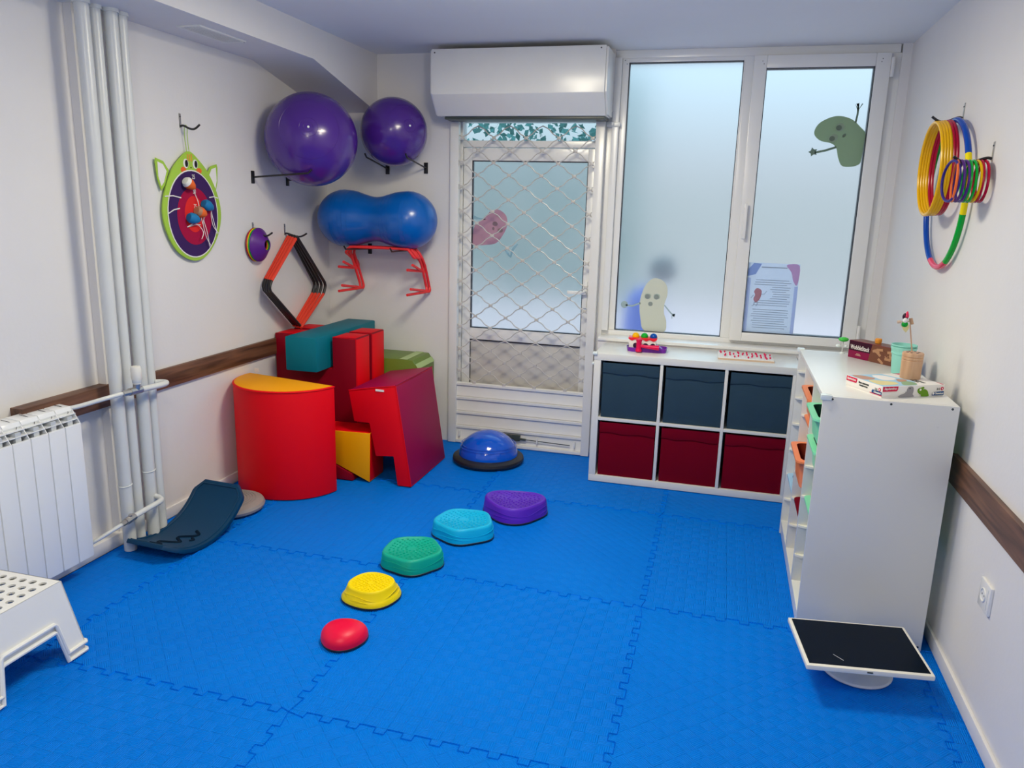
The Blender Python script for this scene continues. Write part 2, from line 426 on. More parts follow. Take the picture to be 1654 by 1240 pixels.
# outdoors
struct('ground', B().box(-15, 15, YB + .35, 30, -.4, -.12), 'pave')
struct('neighbour_wall', B().box(-15, 15, 10.5, 11, -.12, 2.0), 'outwall')
lv = B()
for k in range(6000):
    c = Vector((random.uniform(-4, -.4) if k % 4 else random.uniform(2.8, 5.5), random.uniform(5.2, 6.6), random.uniform(.3, 3.3)))
    if c.x > 0 and c.z > 1.9: continue
    a, bq = Vector((random.uniform(-1, 1), random.uniform(-1, 1), random.uniform(-1, 1))).normalized(), Vector((random.uniform(-1, 1), random.uniform(-1, 1), random.uniform(-1, 1))).normalized()
    bq = (bq - a * a.dot(bq)).normalized(); q = random.uniform(.03, .07)
    lv._f([lv.bm.verts.new(c + a * q), lv.bm.verts.new(c + bq * q * .6), lv.bm.verts.new(c - a * q), lv.bm.verts.new(c - bq * q * .6)])
hg = part('hedge_foliage', lv, 'leaf', smooth=False); hg['kind'] = 'stuff'

def outdoor_figure():
    t = thing('outdoor_figure', 'blurred blue shape with a dark rounded top outside, behind the cream bean sticker', 'figure', (.12, 1.55, -.12))
    part('body', B().lathe([(0, -.12), (.12, -.12), (.14, .4), (.14, .75), (.11, .93), (.04, 1.0), (0, 1.01)], (.105, 1.55, 0), n=24), 'outblue', t)
    part('head', B().sphere((.24, 1.55, 1.14), .10, 20), 'outdark', t)
outdoor_figure()

# ------------------------------------------------------------------ window
win = struct('window_1', B().box(-.045, 1.49, .53, .60, .79, .822).box(-.045, 1.49, .53, .60, 2.43, ZC).box(-.045, -.005, .50, .60, .822, 2.43)
             .box(.690, .745, .53, .60, .822, 2.43).box(1.445, 1.50, .53, .60, .822, 2.43), 'pvc', bev=.003)
def sash(x0, x1, z0, z1, px0, px1, pz0, pz1, y0, y1, name='sash'):
    b = B().box(x0, px0, y0, y1, z0, z1).box(px1, x1, y0, y1, z0, z1).box(px0, px1, y0, y1, z0, pz0).box(px0, px1, y0, y1, pz1, z1)
    o = part(name, b, 'pvc', win, bev=.004)
    g = .004
    part('gasket', B().box(px0 - g, px0 + g, y0 + .012, y1, pz0 - g, pz1 + g).box(px1 - g, px1 + g, y0 + .012, y1, pz0 - g, pz1 + g)
         .box(px0, px1, y0 + .012, y1, pz0 - g, pz0 + g).box(px0, px1, y0 + .012, y1, pz1 - g, pz1 + g), 'gasket', o)
    part('pane', B().box(px0 + g, px1 - g, y0 + .03, y0 + .034, pz0 + g, pz1 - g), 'frost', o, smooth=False)
    return o
sash(-.004, .693, .823, 2.43, .033, .682, .822 + .0, 2.409, .535, .585)
sr = sash(.736, 1.443, .815, 2.425, .806, 1.368, .866, 2.359, .495, .56)
part('window_handle', B().box(.752, .778, .482, .495, 1.42, 1.56).box(.756, .774, .455, .472, 1.42, 1.62).cyl((.765, .485, 1.59), (.765, .468, 1.59), .011), 'pvc', sr, bev=.004)
part('hinge', B().cyl((1.452, .49, 2.30), (1.452, .49, 2.40), .008).box(1.443, 1.462, .49, .50, 2.30, 2.40), 'pvc', win)
part('hinge', B().cyl((1.452, .49, .86), (1.452, .49, .95), .008).box(1.443, 1.462, .49, .50, .86, .95), 'pvc', win)
for (x, z) in ((.01, 2.42), (.022, 2.40), (.70, 2.415), (.70, 2.40), (1.40, 2.395), (1.396, 2.38), (.782, 2.395), (.79, 2.38)):
    part('screw', B().cyl((x, .4935 if x > .74 else .5335, z), (x, .497 if x > .74 else .537, z), .0025, n=8), 'gasket', win)
struct('window_sill', B().box(-.045, 1.545, .385, .53, .775, .795), 'pvc', bev=.004)

# ------------------------------------------------------------------ door behind the shutter
dr = struct('door_1', B().box(-1.05, -.985, .52, .60, 0, 2.13).box(-.13, -.045, .52, .60, 0, 2.13).box(-.985, -.13, .52, .60, 2.075, 2.13).box(-.985, -.13, .52, .60, 1.925, 1.965), 'pvc', bev=.003)
dl = part('door_leaf', B().box(-.98, -.925, .53, .575, .05, 1.92).box(-.18, -.135, .53, .575, .05, 1.92).box(-.925, -.18, .53, .575, 1.845, 1.92).box(-.925, -.18, .53, .575, .70, .776)
          .box(-.925, -.18, .53, .575, .05, .14), 'pvc', dr, bev=.003)
part('pane', B().box(-.921, -.184, .550, .554, .78, 1.841), 'frost', dl, smooth=False)
part('gasket', B().box(-.928, -.920, .535, .56, .774, 1.846).box(-.185, -.178, .535, .56, .774, 1.846).box(-.925, -.18, .535, .56, .774, .781).box(-.925, -.18, .535, .56, 1.839, 1.846)
     .box(-.925, -.18, .535, .56, .692, .698).box(-.929, -.923, .535, .56, .14, .695), 'gasket', dl)
part('lower_panel', B().box(-.923, -.18, .545, .56, .14, .692), 'doorpanel', dl, bev=.003)
part('transom_pane', B().box(-.985, -.13, .555, .559, 1.965, 2.075), 'clear', dr, smooth=False)
part('door_handle', B().box(-.170, -.148, .518, .53, .95, 1.12).box(-.168, -.15, .49, .505, 1.04, 1.06).box(-.27, -.15, .485, .50, 1.04, 1.06), 'pvc', dl, bev=.003)

# ------------------------------------------------------------------ roller shutter
sh = thing('roller_shutter', 'white roller grille shutter with a slatted foot, lowered in front of the door', 'shutter', (-.55, .45, 0))
hx0, hx1 = -1.075, -.052
prof = [(.46, 2.445), (.20, 2.445), (.20, 2.198), (.295, 2.085), (.46, 2.085)]
part('housing', B().prism([(hx0, y, z) for y, z in prof], (hx1 - hx0, 0, 0)), 'metalwhite', sh, bev=.004)
part('end_cap', B().prism([(hx1, y + .01 * (1 if y < .4 else 0), z - (.006 if z > 2.4 else -.006)) for y, z in prof], (.012, 0, 0)), 'metalwhite', sh, bev=.003)
part('end_cap', B().prism([(hx0 - .01, y + .01 * (1 if y < .4 else 0), z - (.006 if z > 2.4 else -.006)) for y, z in prof], (.01, 0, 0)), 'metalwhite', sh, bev=.003)
for x, z in ((-1.055, 2.425), (-.08, 2.43)):
    part('screw', B().cyl((x, .197, z), (x, .203, z), .004, n=8), 'gasket', sh)
part('bottom_flap', B().box(-1.03, -.06, .31, .46, 2.068, 2.085), 'lockgray', sh, bev=.002)
part('guide_rail', B().box(-1.04, -.985, .435, .475, 0, 2.07), 'metalwhite', sh, bev=.003)
part('guide_rail', B().box(-.128, -.075, .435, .475, 0, 2.07), 'metalwhite', sh, bev=.003)
part('bracket', B().box(-.075, .005, .49, .498, 2.045, 2.072).box(-.045, -.03, .475, .498, 2.05, 2.07), 'metalwhite', sh, bev=.002)
XA = [-.965 + .2045 * k for k in range(5)]; Z0, DZ = 1.975, .0739
def lat_z(k): return Z0 - DZ * k
NR = 21
for k in range(-1, NR):
    # strand k joins nodes of row k and row k+1 alternately
    pts = []
    xs = [-1.0675 + .10225 * q for q in range(0, 11)]
    nodes = []
    for q, x in enumerate(xs):
        # column q: odd q are the columns of even rows
        onA = (q % 2 == 1)
        rowA = k if k % 2 == 0 else k + 1
        rowB = k + 1 if k % 2 == 0 else k
        z = lat_z(rowA if onA else rowB)
        z += (-.004 if z > lat_z(k + .5) else .004)
        nodes.append((x, z))
    for (xa, za), (xb, zb) in zip(nodes, nodes[1:]):
        for t in range(0, 10):
            u = t / 10; w = u * u * (3 - 2 * u); w = .72 * w + .28 * u
            w += .035 * math.sin(2 * PI * u * 2) * (1 if zb < za else 1)
            x = xa + (xb - xa) * u
            if -.99 < x < -.122: pts.append((x, .452, za + (zb - za) * w))
    if len(pts) > 2: part('lattice_rod', B().tube(pts, .0034, 6), 'lattice', sh)
clip = None
for k in range(0, NR + 1):
    for q in range(5):
        x = XA[q] + (0 if k % 2 == 0 else .10225)
        if x > -.125 or x < -.99: continue
        if clip is None:
            clip = part('clip', B().box(-.012, .012, -.007, .005, -.0085, .0085), 'lattice', sh, local=True, bev=.002)
            cc_ = clip
        else:
            cc_ = clip.copy(); col.objects.link(cc_); cc_.parent = sh
        cc_.location = (x - sh.location.x, .452 - sh.location.y, lat_z(k))
sz = [.418, .322, .222, .122, .022]
for k in range(4):
    z1, z0 = sz[k], sz[k + 1]
    pr = [(.452, z1), (.444, z1 - .004), (.444, z1 - .018), (.455, z1 - .028), (.455, z0 + .012), (.450, z0 + .003), (.464, z0 + .003), (.464, z1)]
    part('slat', B().prism([(-.985, y, z) for y, z in pr], (.857, 0, 0)), 'metalwhite', sh)
part('bottom_rail', B().box(-.985, -.128, .436, .466, 0.002, .024), 'metalwhite', sh, bev=.004)
lk = part('lock', B().box(-.655, -.535, .430, .455, .055, .092).cyl((-.595, .43, .078), (-.595, .418, .078), .014), 'lockgray', sh, bev=.003)
part('bolt', B().cyl((-.535, .44, .068), (-.20, .44, .060), .003, n=8).cyl((-.56, .438, .07), (-.495, .438, .068), .007), 'lockgray', lk)
for x in (-.96, -.42, -.17):
    part('hook', B().box(x - .005, x + .005, .434, .45, .045, .085), 'metalwhite', sh, bev=.002)

# ------------------------------------------------------------------ window stickers
def poly_sticker(pts, mx, th=.0012):
    return B().prism([mx @ Vector((x, y, 0)) for x, y in pts], (mx.to_3x3() @ Vector((0, 0, th))))
def blob(ctrl, n=6): return [(v.x, v.y) for v in smooth_path([(x, y, 0) for x, y in ctrl], n, True)]
def ell(cx, cy, rx, ry, n=20, a=0):
    return [(cx + rx * math.cos(t) * math.cos(a) - ry * math.sin(t) * math.sin(a), cy + rx * math.cos(t) * math.sin(a) + ry * math.sin(t) * math.cos(a)) for t in [2 * PI * k / n for k in range(n)]]
def stick_poly(pts, w):
    """a thin limb along a 2-D path as one polygon"""
    L, Rr = [], []
    for i, q in enumerate(pts):
        a = Vector(pts[max(i - 1, 0)]); b = Vector(pts[min(i + 1, len(pts) - 1)]); d = (b - a).normalized(); nn = Vector((-d.y, d.x)) * w
        L.append((q[0] + nn.x, q[1] + nn.y)); Rr.append((q[0] - nn.x, q[1] - nn.y))
    return L + Rr[::-1]
def film(name, c, k=.55):
    m = bpy.data.materials.new(name); m.use_nodes = True; n, l = m.node_tree.nodes, m.node_tree.links
    b = n['Principled BSDF']; b.inputs['Base Color'].default_value = (*c, 1); b.inputs['Roughness'].default_value = .6
    t = n.new('ShaderNodeBsdfTranslucent'); t.inputs['Color'].default_value = (*c, 1); x = n.new('ShaderNodeMixShader'); x.inputs[0].default_value = k
    l.new(b.outputs[0], x.inputs[1]); l.new(t.outputs[0], x.inputs[2]); l.new(x.outputs[0], n['Material Output'].inputs[0]); mat[name] = m
film('film_green', (0.42, 0.54, 0.38)); film('film_green_dark', (0.27, 0.36, 0.29)); film('film_green_light', (0.5, 0.62, 0.5))
film('film_cream', (0.8, 0.78, 0.68)); film('film_gray', (0.5, 0.56, 0.56)); film('film_pale', (0.66, 0.74, 0.7)); film('film_ltblue', (.45, .62, .68))
film('film_pink', (.66, .42, .50)); film('film_pinkdark', (.45, .33, .37)); film('film_paper', (0.78, 0.86, 0.96)); film('film_blue', (0.42, 0.58, 0.88)); film('film_mauve', (0.74, 0.55, 0.8))
film('film_ink', (0.5, 0.58, 0.68)); film('film_redink', (.66, .38, .46)); film('film_limb', (0.55, 0.64, 0.64)); film('film_sky', (0.66, 0.77, 0.98)); film('film_yellow', (.60, .58, .40))
def px_bean(origin, w): return Matrix.Translation(origin)
def plane(y, x, z): return frame((x, y, z), (1, 0, 0), (0, 0, 1))
# pale bean, low in the left-hand pane (pane front face y .565)
YP1, YP2, YP3 = .5645, .5245, .5495
m1 = plane(YP1, .265, .99)
s = thing('window_sticker', 'cream bean with round eyes stuck low on the pane above the hammer toy', 'sticker', (.265, .565, .83))
part('body', poly_sticker(blob([(-.01, .166), (-.05, .13), (-.075, .07), (-.085, .0), (-.075, -.08), (-.045, -.163), (.075, -.163), (.087, -.10), (.07, -.045), (.068, .01), (.082, .07), (.075, .125), (.04, .16)]), m1), 'film_cream', s)
m1b = plane(YP1 - .0013, .265, .99)
for ex in (-.037, .018):
    e = part('eye', poly_sticker(ell(ex, .055, .021, .018), m1b), 'film_pale', s)
    part('pupil', poly_sticker(ell(ex - .002, .053, .015, .015), plane(YP1 - .0026, .265, .99)), 'film_gray', e)
part('mouth', poly_sticker(ell(-.018, .008, .014, .014), m1b), 'film_gray', s)
part('arm', poly_sticker(stick_poly([(-.08, .01), (-.13, -.012), (-.17, -.008)], .005), m1), 'film_limb', s)
part('hand', poly_sticker(ell(-.18, -.005, .022, .022), m1), 'film_limb', s)
part('arm', poly_sticker(stick_poly([(.068, .005), (.10, -.03), (.12, -.05)], .004), m1), 'film_limb', s)
part('hand', poly_sticker(stick_poly([(.12, -.05), (.14, -.045), (.123, -.052), (.136, -.065), (.118, -.056), (.12, -.075)], .003), m1), 'film_limb', s)
# green bean upside down, upper right pane
m2 = plane(YP2, 1.25, 1.985)
s = thing('window_sticker', 'green bean hanging sideways with two eyes, stuck high on the hinged pane', 'sticker', (1.25, .525, 1.85))
part('body', poly_sticker(blob([(-.155, .03), (-.13, .085), (-.05, .12), (.03, .105), (.085, .06), (.112, .03), (.112, -.02), (.108, -.10), (.10, -.135), (.06, -.150), (.01, -.145), (-.015, -.10), (-.03, -.05), (-.06, -.025), (-.12, -.01)]), m2), 'film_green', s)
m2b = plane(YP2 - .0013, 1.25, 1.985); m2c = plane(YP2 - .0026, 1.25, 1.985)
for ex, ez in ((-.022, .06), (-.052, .002)):
    e = part('eye', poly_sticker(ell(ex, ez, .025, .021, a=.5), m2b), 'film_green_light', s)
    part('pupil', poly_sticker(ell(ex - .006, ez - .002, .015, .014), m2c), 'film_green_dark', e)
part('mouth', poly_sticker(ell(.004, .017, .008, .012, a=-.6), m2b), 'film_green_dark', s)
part('arm', poly_sticker(stick_poly([(.055, .085), (.06, .13), (.06, .165)], .005), m2), 'film_green_dark', s)
part('hand', poly_sticker(stick_poly([(.06, .15), (.045, .185), (.06, .155), (.062, .19), (.063, .155), (.08, .185)], .003), m2), 'film_green_dark', s)
part('arm', poly_sticker(stick_poly([(-.03, -.045), (-.09, -.065), (-.14, -.075)], .006), m2), 'film_green_dark', s)
part('hand', poly_sticker([(-.15 + .026 * (1 if k % 2 else .55) * math.cos(k * PI / 5), -.072 + .026 * (1 if k % 2 else .55) * math.sin(k * PI / 5)) for k in range(10)], m2), 'film_green_dark', s)
# pink bean behind the grille on the door pane
m3 = plane(YP3, -.80, 1.42)
s = thing('window_sticker', 'pink bean with pale blue hands, stuck on the door pane behind the grille', 'sticker', (-.80, .55, 1.25))
part('body', poly_sticker(blob([(-.118, -.02), (-.10, .03), (-.04, .075), (0, .115), (.05, .125), (.10, .09), (.11, .03), (.085, -.03), (.04, -.085), (-.03, -.10), (-.118, -.10)]), m3), 'film_pink', s)
m3b = plane(YP3 - .0013, -.80, 1.42)
for q in ((.03, .035), (.065, -.005)): part('eye', poly_sticker(ell(*q, .018, .014), m3b), 'film_pinkdark', s)
part('mouth', poly_sticker(ell(.018, .005, .008, .01), m3b), 'film_pinkdark', s)
part('hand', poly_sticker(blob([(.09, -.12), (.12, -.14), (.135, -.16), (.14, -.13), (.16, -.10), (.185, -.085), (.175, -.105), (.16, -.125), (.15, -.15), (.14, -.175), (.115, -.155)], 3), m3), 'film_ltblue', s)
part('hand', poly_sticker(blob([(-.118, .065), (-.08, .06), (-.04, .058), (-.04, .066), (-.08, .07), (-.118, .085)], 3), m3), 'film_ltblue', s)
# poster on the hinged pane, seen from the back (mirrored print)
ps = thing('window_poster', 'pale blue printed poster with a small pink bean, taped low on the hinged pane', 'poster', (.955, .525, .87))
px0, px1, pz0, pz1 = .811, 1.100, .871, 1.283
part('sheet', B().box(px0, px1, .5235, .5248, pz0, pz1), 'film_paper', ps)
pf = lambda d=.0: plane(.5235 - d, 0, 0)
part('corner_shape', poly_sticker([(px0, pz1 - .08), (px0 + .045, pz1 - .068), (px0 + .075, pz1 - .005), (px0 + .03, pz1 - .003), (px0, pz1 - .04)], pf(.0004), .0003), 'film_blue', ps)
part('corner_shape', poly_sticker(blob([(px1 - .075, pz1 - .008), (px1 - .004, pz1 - .008), (px1 - .006, pz1 - .12), (px1 - .03, pz1 - .10), (px1 - .045, pz1 - .05)], 4), pf(.0004), .0003), 'film_mauve', ps)
part('border_band', B().box(px0 + .001, px0 + .02, .5228, .5233, pz0 + .002, pz1 - .09), 'film_sky', ps)
part('border_band', B().box(px1 - .02, px1 - .001, .5228, .5233, pz0 + .002, pz1 - .13), 'film_sky', ps)
lines = B()
for k in range(22):
    z = pz1 - .10 - .0135 * k
    if k in (12,): continue
    xa = px0 + .035 + (.10 if 2 < k < 9 else 0) + random.uniform(0, .02); xb = px1 - .035 - random.uniform(0, .03)
    lines.box(xa, xb, .5226, .5233, z - .0018, z + .0018)
ls = part('text_lines', lines, 'film_ink', ps, kind='stuff')
part('text_lines', B().box(px0 + .075, px0 + .22, .5226, .5233, pz1 - .028, pz1 - .022), 'film_ink', ps, kind='stuff')
mir = lambda x, z: frame((x, .5222, z), (-1, 0, 0), (0, 0, 1)) @ Matrix.Diagonal((1, 1, -1, 1))
for ch, x, c in (('Б', .240, 'film_ink'), ('о', .215, 'film_pinkdark'), ('б', .193, 'film_redink'), ('ч', .170, 'film_blue'), ('е', .148, 'film_yellow'), ('т', .122, 'film_blue'), ('а', .098, 'film_yellow')):
    text(ch, .04, mir(px0 + x, pz1 - .062), c, ps, bold=.0012, height=.026 if ch in 'Бб' else .019)
part('bean_print', poly_sticker(blob([(px0 + .06, pz1 - .15), (px0 + .045, pz1 - .17), (px0 + .052, pz1 - .19), (px0 + .045, pz1 - .215), (px0 + .06, pz1 - .235), (px0 + .08, pz1 - .215), (px0 + .088, pz1 - .185), (px0 + .085, pz1 - .16)]), pf(.0006), .0004), 'film_redink', ps)
for pth in ([(.045, -.19), (.03, -.21)], [(.085, -.185), (.105, -.183), (.115, -.165)], [(.055, -.232), (.045, -.255), (.038, -.256)], [(.072, -.23), (.066, -.254), (.06, -.256)]):
    part('limb_print', poly_sticker(stick_poly([(px0 + a, pz1 + b) for a, b in pth], .0018), pf(.0006), .0004), 'film_ink', ps)

# ------------------------------------------------------------------ cube shelf and boxes
KD = .385
ks = thing('cube_shelf', 'low white six-cube shelf unit standing under the window', 'shelf', (.56, .19, 0))
T = .039
part('top_panel', B().box(0, 1.117, 0, KD, .727, .766), 'white', ks, bev=.0015)
part('bottom_panel', B().box(0, 1.117, 0, KD, 0, .039), 'white', ks, bev=.0015)
part('side_panel', B().box(0, .039, 0.0005, KD, .039, .727), 'white', ks, bev=.001)
part('side_panel', B().box(1.078, 1.117, 0.0005, KD, .039, .727), 'white', ks, bev=.001)
for x in (.374, .726): part('divider', B().box(x, x + .017, .002, KD, .039, .727), 'white', ks, bev=.001)
for x0, x1 in ((.039, .374), (.391, .726), (.743, 1.078)): part('shelf_board', B().box(x0, x1, .002, KD, .374, .391), 'white', ks, bev=.001)
part('back_panel', B().box(.039, 1.078, KD - .004, KD - .001, .039, .727), 'white', ks)
part('corner_bumper', B().box(-.010, .018, -.010, .018, .758, .774), 'clearish', ks, bev=.005)
part('corner_bumper', B().box(-.012, 0, -.004, .04, .70, .712), 'clearish', ks, bev=.003)
names = {(0, 1): 'slate blue fabric box in the upper row, nearest the grille door', (1, 1): 'slate blue fabric box in the middle of the upper row', (2, 1): 'slate blue fabric box in the upper row, next to the tray rack',
         (0, 0): 'wine red fabric box in the lower row, nearest the grille door', (1, 0): 'wine red fabric box in the middle of the lower row', (2, 0): 'wine red fabric box in the lower row, next to the tray rack'}
for (i, j), lb in names.items():
    x0 = .039 + .352 * i + .012 + (.004 if i else 0); x1 = x0 + .318; z0 = .040 + .352 * j; z1 = z0 + .322
    m = 'slate' if j else 'wine'
    t = thing('fabric_box', lb, 'storage box', ((x0 + x1) / 2, .19, z0), group='fabric boxes in the cube shelf')
    bb = B(); y0 = .012 + random.uniform(0, .006); th = .006
    bb.box(x0, x1, y0, y0 + th, z0, z1 - .01).box(x0, x1, .36, .366, z0, z1).box(x0, x0 + th, y0 + th, .36, z0, z1).box(x1 - th, x1, y0 + th, .36, z0, z1).box(x0 + th, x1 - th, y0 + th, .36, z0, z0 + th)
    part('body', bb, m, t, bev=.002)
    n = 12; low = []
    for k in range(n + 1):
        x = x0 - .001 + (x1 - x0 + .002) * k / n
        low.append((x, z1 - .062 + .004 * math.sin(k * .9 + i * 2 + j) + random.uniform(-.0015, .0015)))
    pts = [(x, y0 - .0005, z) for x, z in low] + [(x1 + .001, y0 - .0005, z1), (x0 - .001, y0 - .0005, z1)]
    part('cuff', B().prism(pts, (0, -.005, 0)), m, t, bev=.001)

# ------------------------------------------------------------------ tray rack
tx0, tx1, tyn, tyf, th_ = 1.052, 1.494, -1.412, -.423, .939
tr = thing('tray_rack', 'tall white tray rack of three columns standing against the socket wall', 'storage rack', (1.27, -.92, 0))
part('side_panel', B().box(tx0, tx1, tyn, tyn + .018, 0, th_ - .0005), 'white', tr, bev=.0012)
part('side_panel', B().box(tx0, tx1, tyf - .018, tyf, 0, th_ - .0005), 'white', tr, bev=.0012)
part('top_panel', B().box(tx0 + .0005, tx1, tyn + .018, tyf - .018, th_ - .019, th_), 'white', tr, bev=.001)
part('bottom_panel', B().box(tx0 + .002, tx1, tyn + .018, tyf - .018, .052, .070), 'white', tr, bev=.001)
part('plinth', B().box(tx0 + .006, tx0 + .022, tyn + .018, tyf - .018, 0, .052), 'white', tr, bev=.001)
dv = [-.776, -1.106]
for y in dv: part('divider', B().box(tx0 + .001, tx1 - .002, y, y + .018, .070, th_ - .019), 'white', tr, bev=.001)
faces = [tyf - .018, dv[0], dv[1]]       # camera-side faces of each column's far board
nearf = [dv[0] + .018, dv[1] + .018, tyn + .018]
RZ = [.186, .316, .445, .574, .704, .834]
def rail(y, z, s):
    yy = y - .020 if s < 0 else y + .020
    pts = [(tx0 + .002, y, z), (tx0 + .004, y + s * .008, z), (tx0 + .026, yy, z), (tx1 - .03, yy, z), (tx1 - .03, y, z)]
    return B().prism(pts, (0, 0, .0085)).prism([(tx0 + .010, y, z - .006), (tx0 + .024, y + (.006 if s > 0 else -.006), z - .006), (tx1 - .03, y + (.006 if s > 0 else -.006), z - .006), (tx1 - .03, y, z - .006)], (0, 0, .006))
for c_ in range(3):
    for z in RZ:
        part('runner', rail(faces[c_], z - .004, -1), 'cream', tr)
        part('runner', rail(nearf[c_], z - .004, 1), 'cream', tr)
for x, z in ((1.083, .929), (1.276, .929), (1.471, .929), (1.481, .016)):
    part('screw', B().cyl((x, tyn - .0008, z), (x, tyn + .002, z), .0042, n=10), 'lockgray', tr)
for x, z in ((1.116, .863), (1.434, .861)):
    part('hole_cap', B().cyl((x, tyn - .0008, z), (x, tyn + .002, z), .004, n=10), 'white', tr)
part('corner_bumper', B().box(tx0 - .010, tx0 + .028, tyn - .010, tyn + .018, th_ - .014, th_ + .006), 'clearish', tr, bev=.005)
part('corner_bumper', B().box(tx0 - .010, tx0 + .024, tyf - .016, tyf + .012, th_ - .010, th_ + .008), 'clearish', tr, bev=.005)
def tray(c_, z, x0, m, mi, label, h=.10):
    ya, yb = nearf[c_] + .003, faces[c_] - .003   # near, far
    t = thing('storage_tray', label, 'tray', (x0 + .2, (ya + yb) / 2, z), group='plastic trays in the tray rack')
    z = z + .0045; L = .40; rim = .022
    # rim frame
    def rr(x0, x1, y0, y1, r, n=5):
        o = []
        for cx, cy, a0 in ((x1 - r, y1 - r, 0), (x0 + r, y1 - r, PI / 2), (x0 + r, y0 + r, PI), (x1 - r, y0 + r, 1.5 * PI)):
            for k in range(n + 1): a = a0 + PI / 2 * k / n; o.append((cx + r * math.cos(a), cy + r * math.sin(a)))
        return o
    b = B(); A = rr(x0, x0 + L, ya, yb, .03); I = rr(x0 + rim, x0 + L - rim, ya + rim, yb - rim, .035); D = rr(x0 + rim + .014, x0 + L - rim - .012, ya + rim + .012, yb - rim - .012, .03)
    O2 = rr(x0 + rim * .9, x0 + L - rim * .9, ya + rim * .9, yb - rim * .9, .03); D2 = rr(x0 + rim + .006, x0 + L - rim - .006, ya + rim + .006, yb - rim - .006, .03)
    def ring(P, zz): return [b.bm.verts.new((x, y, zz)) for x, y in P]
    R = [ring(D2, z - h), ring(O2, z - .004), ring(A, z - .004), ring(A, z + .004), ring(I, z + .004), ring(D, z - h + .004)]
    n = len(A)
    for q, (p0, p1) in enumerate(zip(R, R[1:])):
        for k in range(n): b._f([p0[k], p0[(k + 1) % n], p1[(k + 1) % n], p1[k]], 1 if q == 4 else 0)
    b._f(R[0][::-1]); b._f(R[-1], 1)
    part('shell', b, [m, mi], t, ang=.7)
    return t
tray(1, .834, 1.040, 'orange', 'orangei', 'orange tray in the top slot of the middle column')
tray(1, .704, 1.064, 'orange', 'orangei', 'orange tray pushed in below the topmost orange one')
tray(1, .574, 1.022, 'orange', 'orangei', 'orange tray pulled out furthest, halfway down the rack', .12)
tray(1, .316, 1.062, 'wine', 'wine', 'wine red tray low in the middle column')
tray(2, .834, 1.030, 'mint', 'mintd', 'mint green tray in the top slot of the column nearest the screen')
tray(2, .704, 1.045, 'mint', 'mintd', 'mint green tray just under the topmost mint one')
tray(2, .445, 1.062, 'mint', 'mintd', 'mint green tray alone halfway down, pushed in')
tray(0, .316, 1.056, 'ltblue', 'ltblue', 'light blue tray in the column nearest the window')

# ------------------------------------------------------------------ foam play blocks
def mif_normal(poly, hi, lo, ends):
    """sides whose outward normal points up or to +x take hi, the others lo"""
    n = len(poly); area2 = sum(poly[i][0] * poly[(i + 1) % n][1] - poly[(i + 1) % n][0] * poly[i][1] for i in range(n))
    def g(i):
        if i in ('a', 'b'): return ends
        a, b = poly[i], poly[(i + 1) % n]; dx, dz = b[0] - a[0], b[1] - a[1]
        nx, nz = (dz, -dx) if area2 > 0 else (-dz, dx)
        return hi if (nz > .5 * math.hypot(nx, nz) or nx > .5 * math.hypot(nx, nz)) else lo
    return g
# half cylinder
c0 = Vector((-1.603, -.578)); a0 = math.radians(-11.4); r = .306; pts = []
for k in range(0, 41):
    t = PI + a0 + PI * k / 40; pts.append((c0.x + r * math.cos(t), c0.y + r * math.sin(t), 0.0))
def seam_tube(b, P, rr=.0035, closed=False): return b.tube(P, rr, 6, closed=closed)
t = thing('foam_block', 'red upright half-cylinder foam block with a yellow top', 'play block', (-1.6, -.6, 0), group='soft play blocks piled in the corner')
part('body', B().prism(pts, (0, 0, .60), mif=lambda i: 1 if i == 'b' else 0), ['red', 'yellowv'], t, bev=.007)
tpts = [(x, y, .597) for x, y, z in pts]
part('piping', seam_tube(B(), [(c0.x + (r + .001) * math.cos(PI + a0 + PI * k / 40), c0.y + (r + .001) * math.sin(PI + a0 + PI * k / 40), .594) for k in range(41)], .0028), 'red', t)
part('care_tag', B().box(-1.888, -1.858, -.497, -.494, .60, .622), 'offwhite', t)
# U-shaped blocks
Upoly = [(-1.905, 0), (-1.37, 0), (-1.37, .79), (-1.525, .79), (-1.525, .597), (-1.758, .597), (-1.758, .79), (-1.905, .79)]
for y0, y1, lb in ((-.243, -.060, 'front one of two notched U-shaped foam blocks, maroon face with red edges'), (-.028, .150, 'rear one of two notched U-shaped foam blocks, standing close to the back wall')):
    t = thing('foam_block', lb, 'play block', (-1.64, (y0 + y1) / 2, 0), group='soft play blocks piled in the corner')
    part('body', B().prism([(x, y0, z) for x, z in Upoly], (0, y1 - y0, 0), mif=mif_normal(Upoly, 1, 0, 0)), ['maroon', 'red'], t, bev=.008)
    part('piping', B().tube([(-1.371, y0 + .002, .01), (-1.371, y0 + .002, .4), (-1.371, y0 + .002, .785), (-1.52, y0 + .002, .789)], .0025, 6), 'red', t)
t = thing('foam_block', 'long teal foam beam lying in the notches of the U-shaped blocks', 'play block', (-1.65, 0, .6), group='soft play blocks piled in the corner')
part('body', B().box(-1.750, -1.548, -.388, .40, .600, .802), 'teal', t, bev=.010)
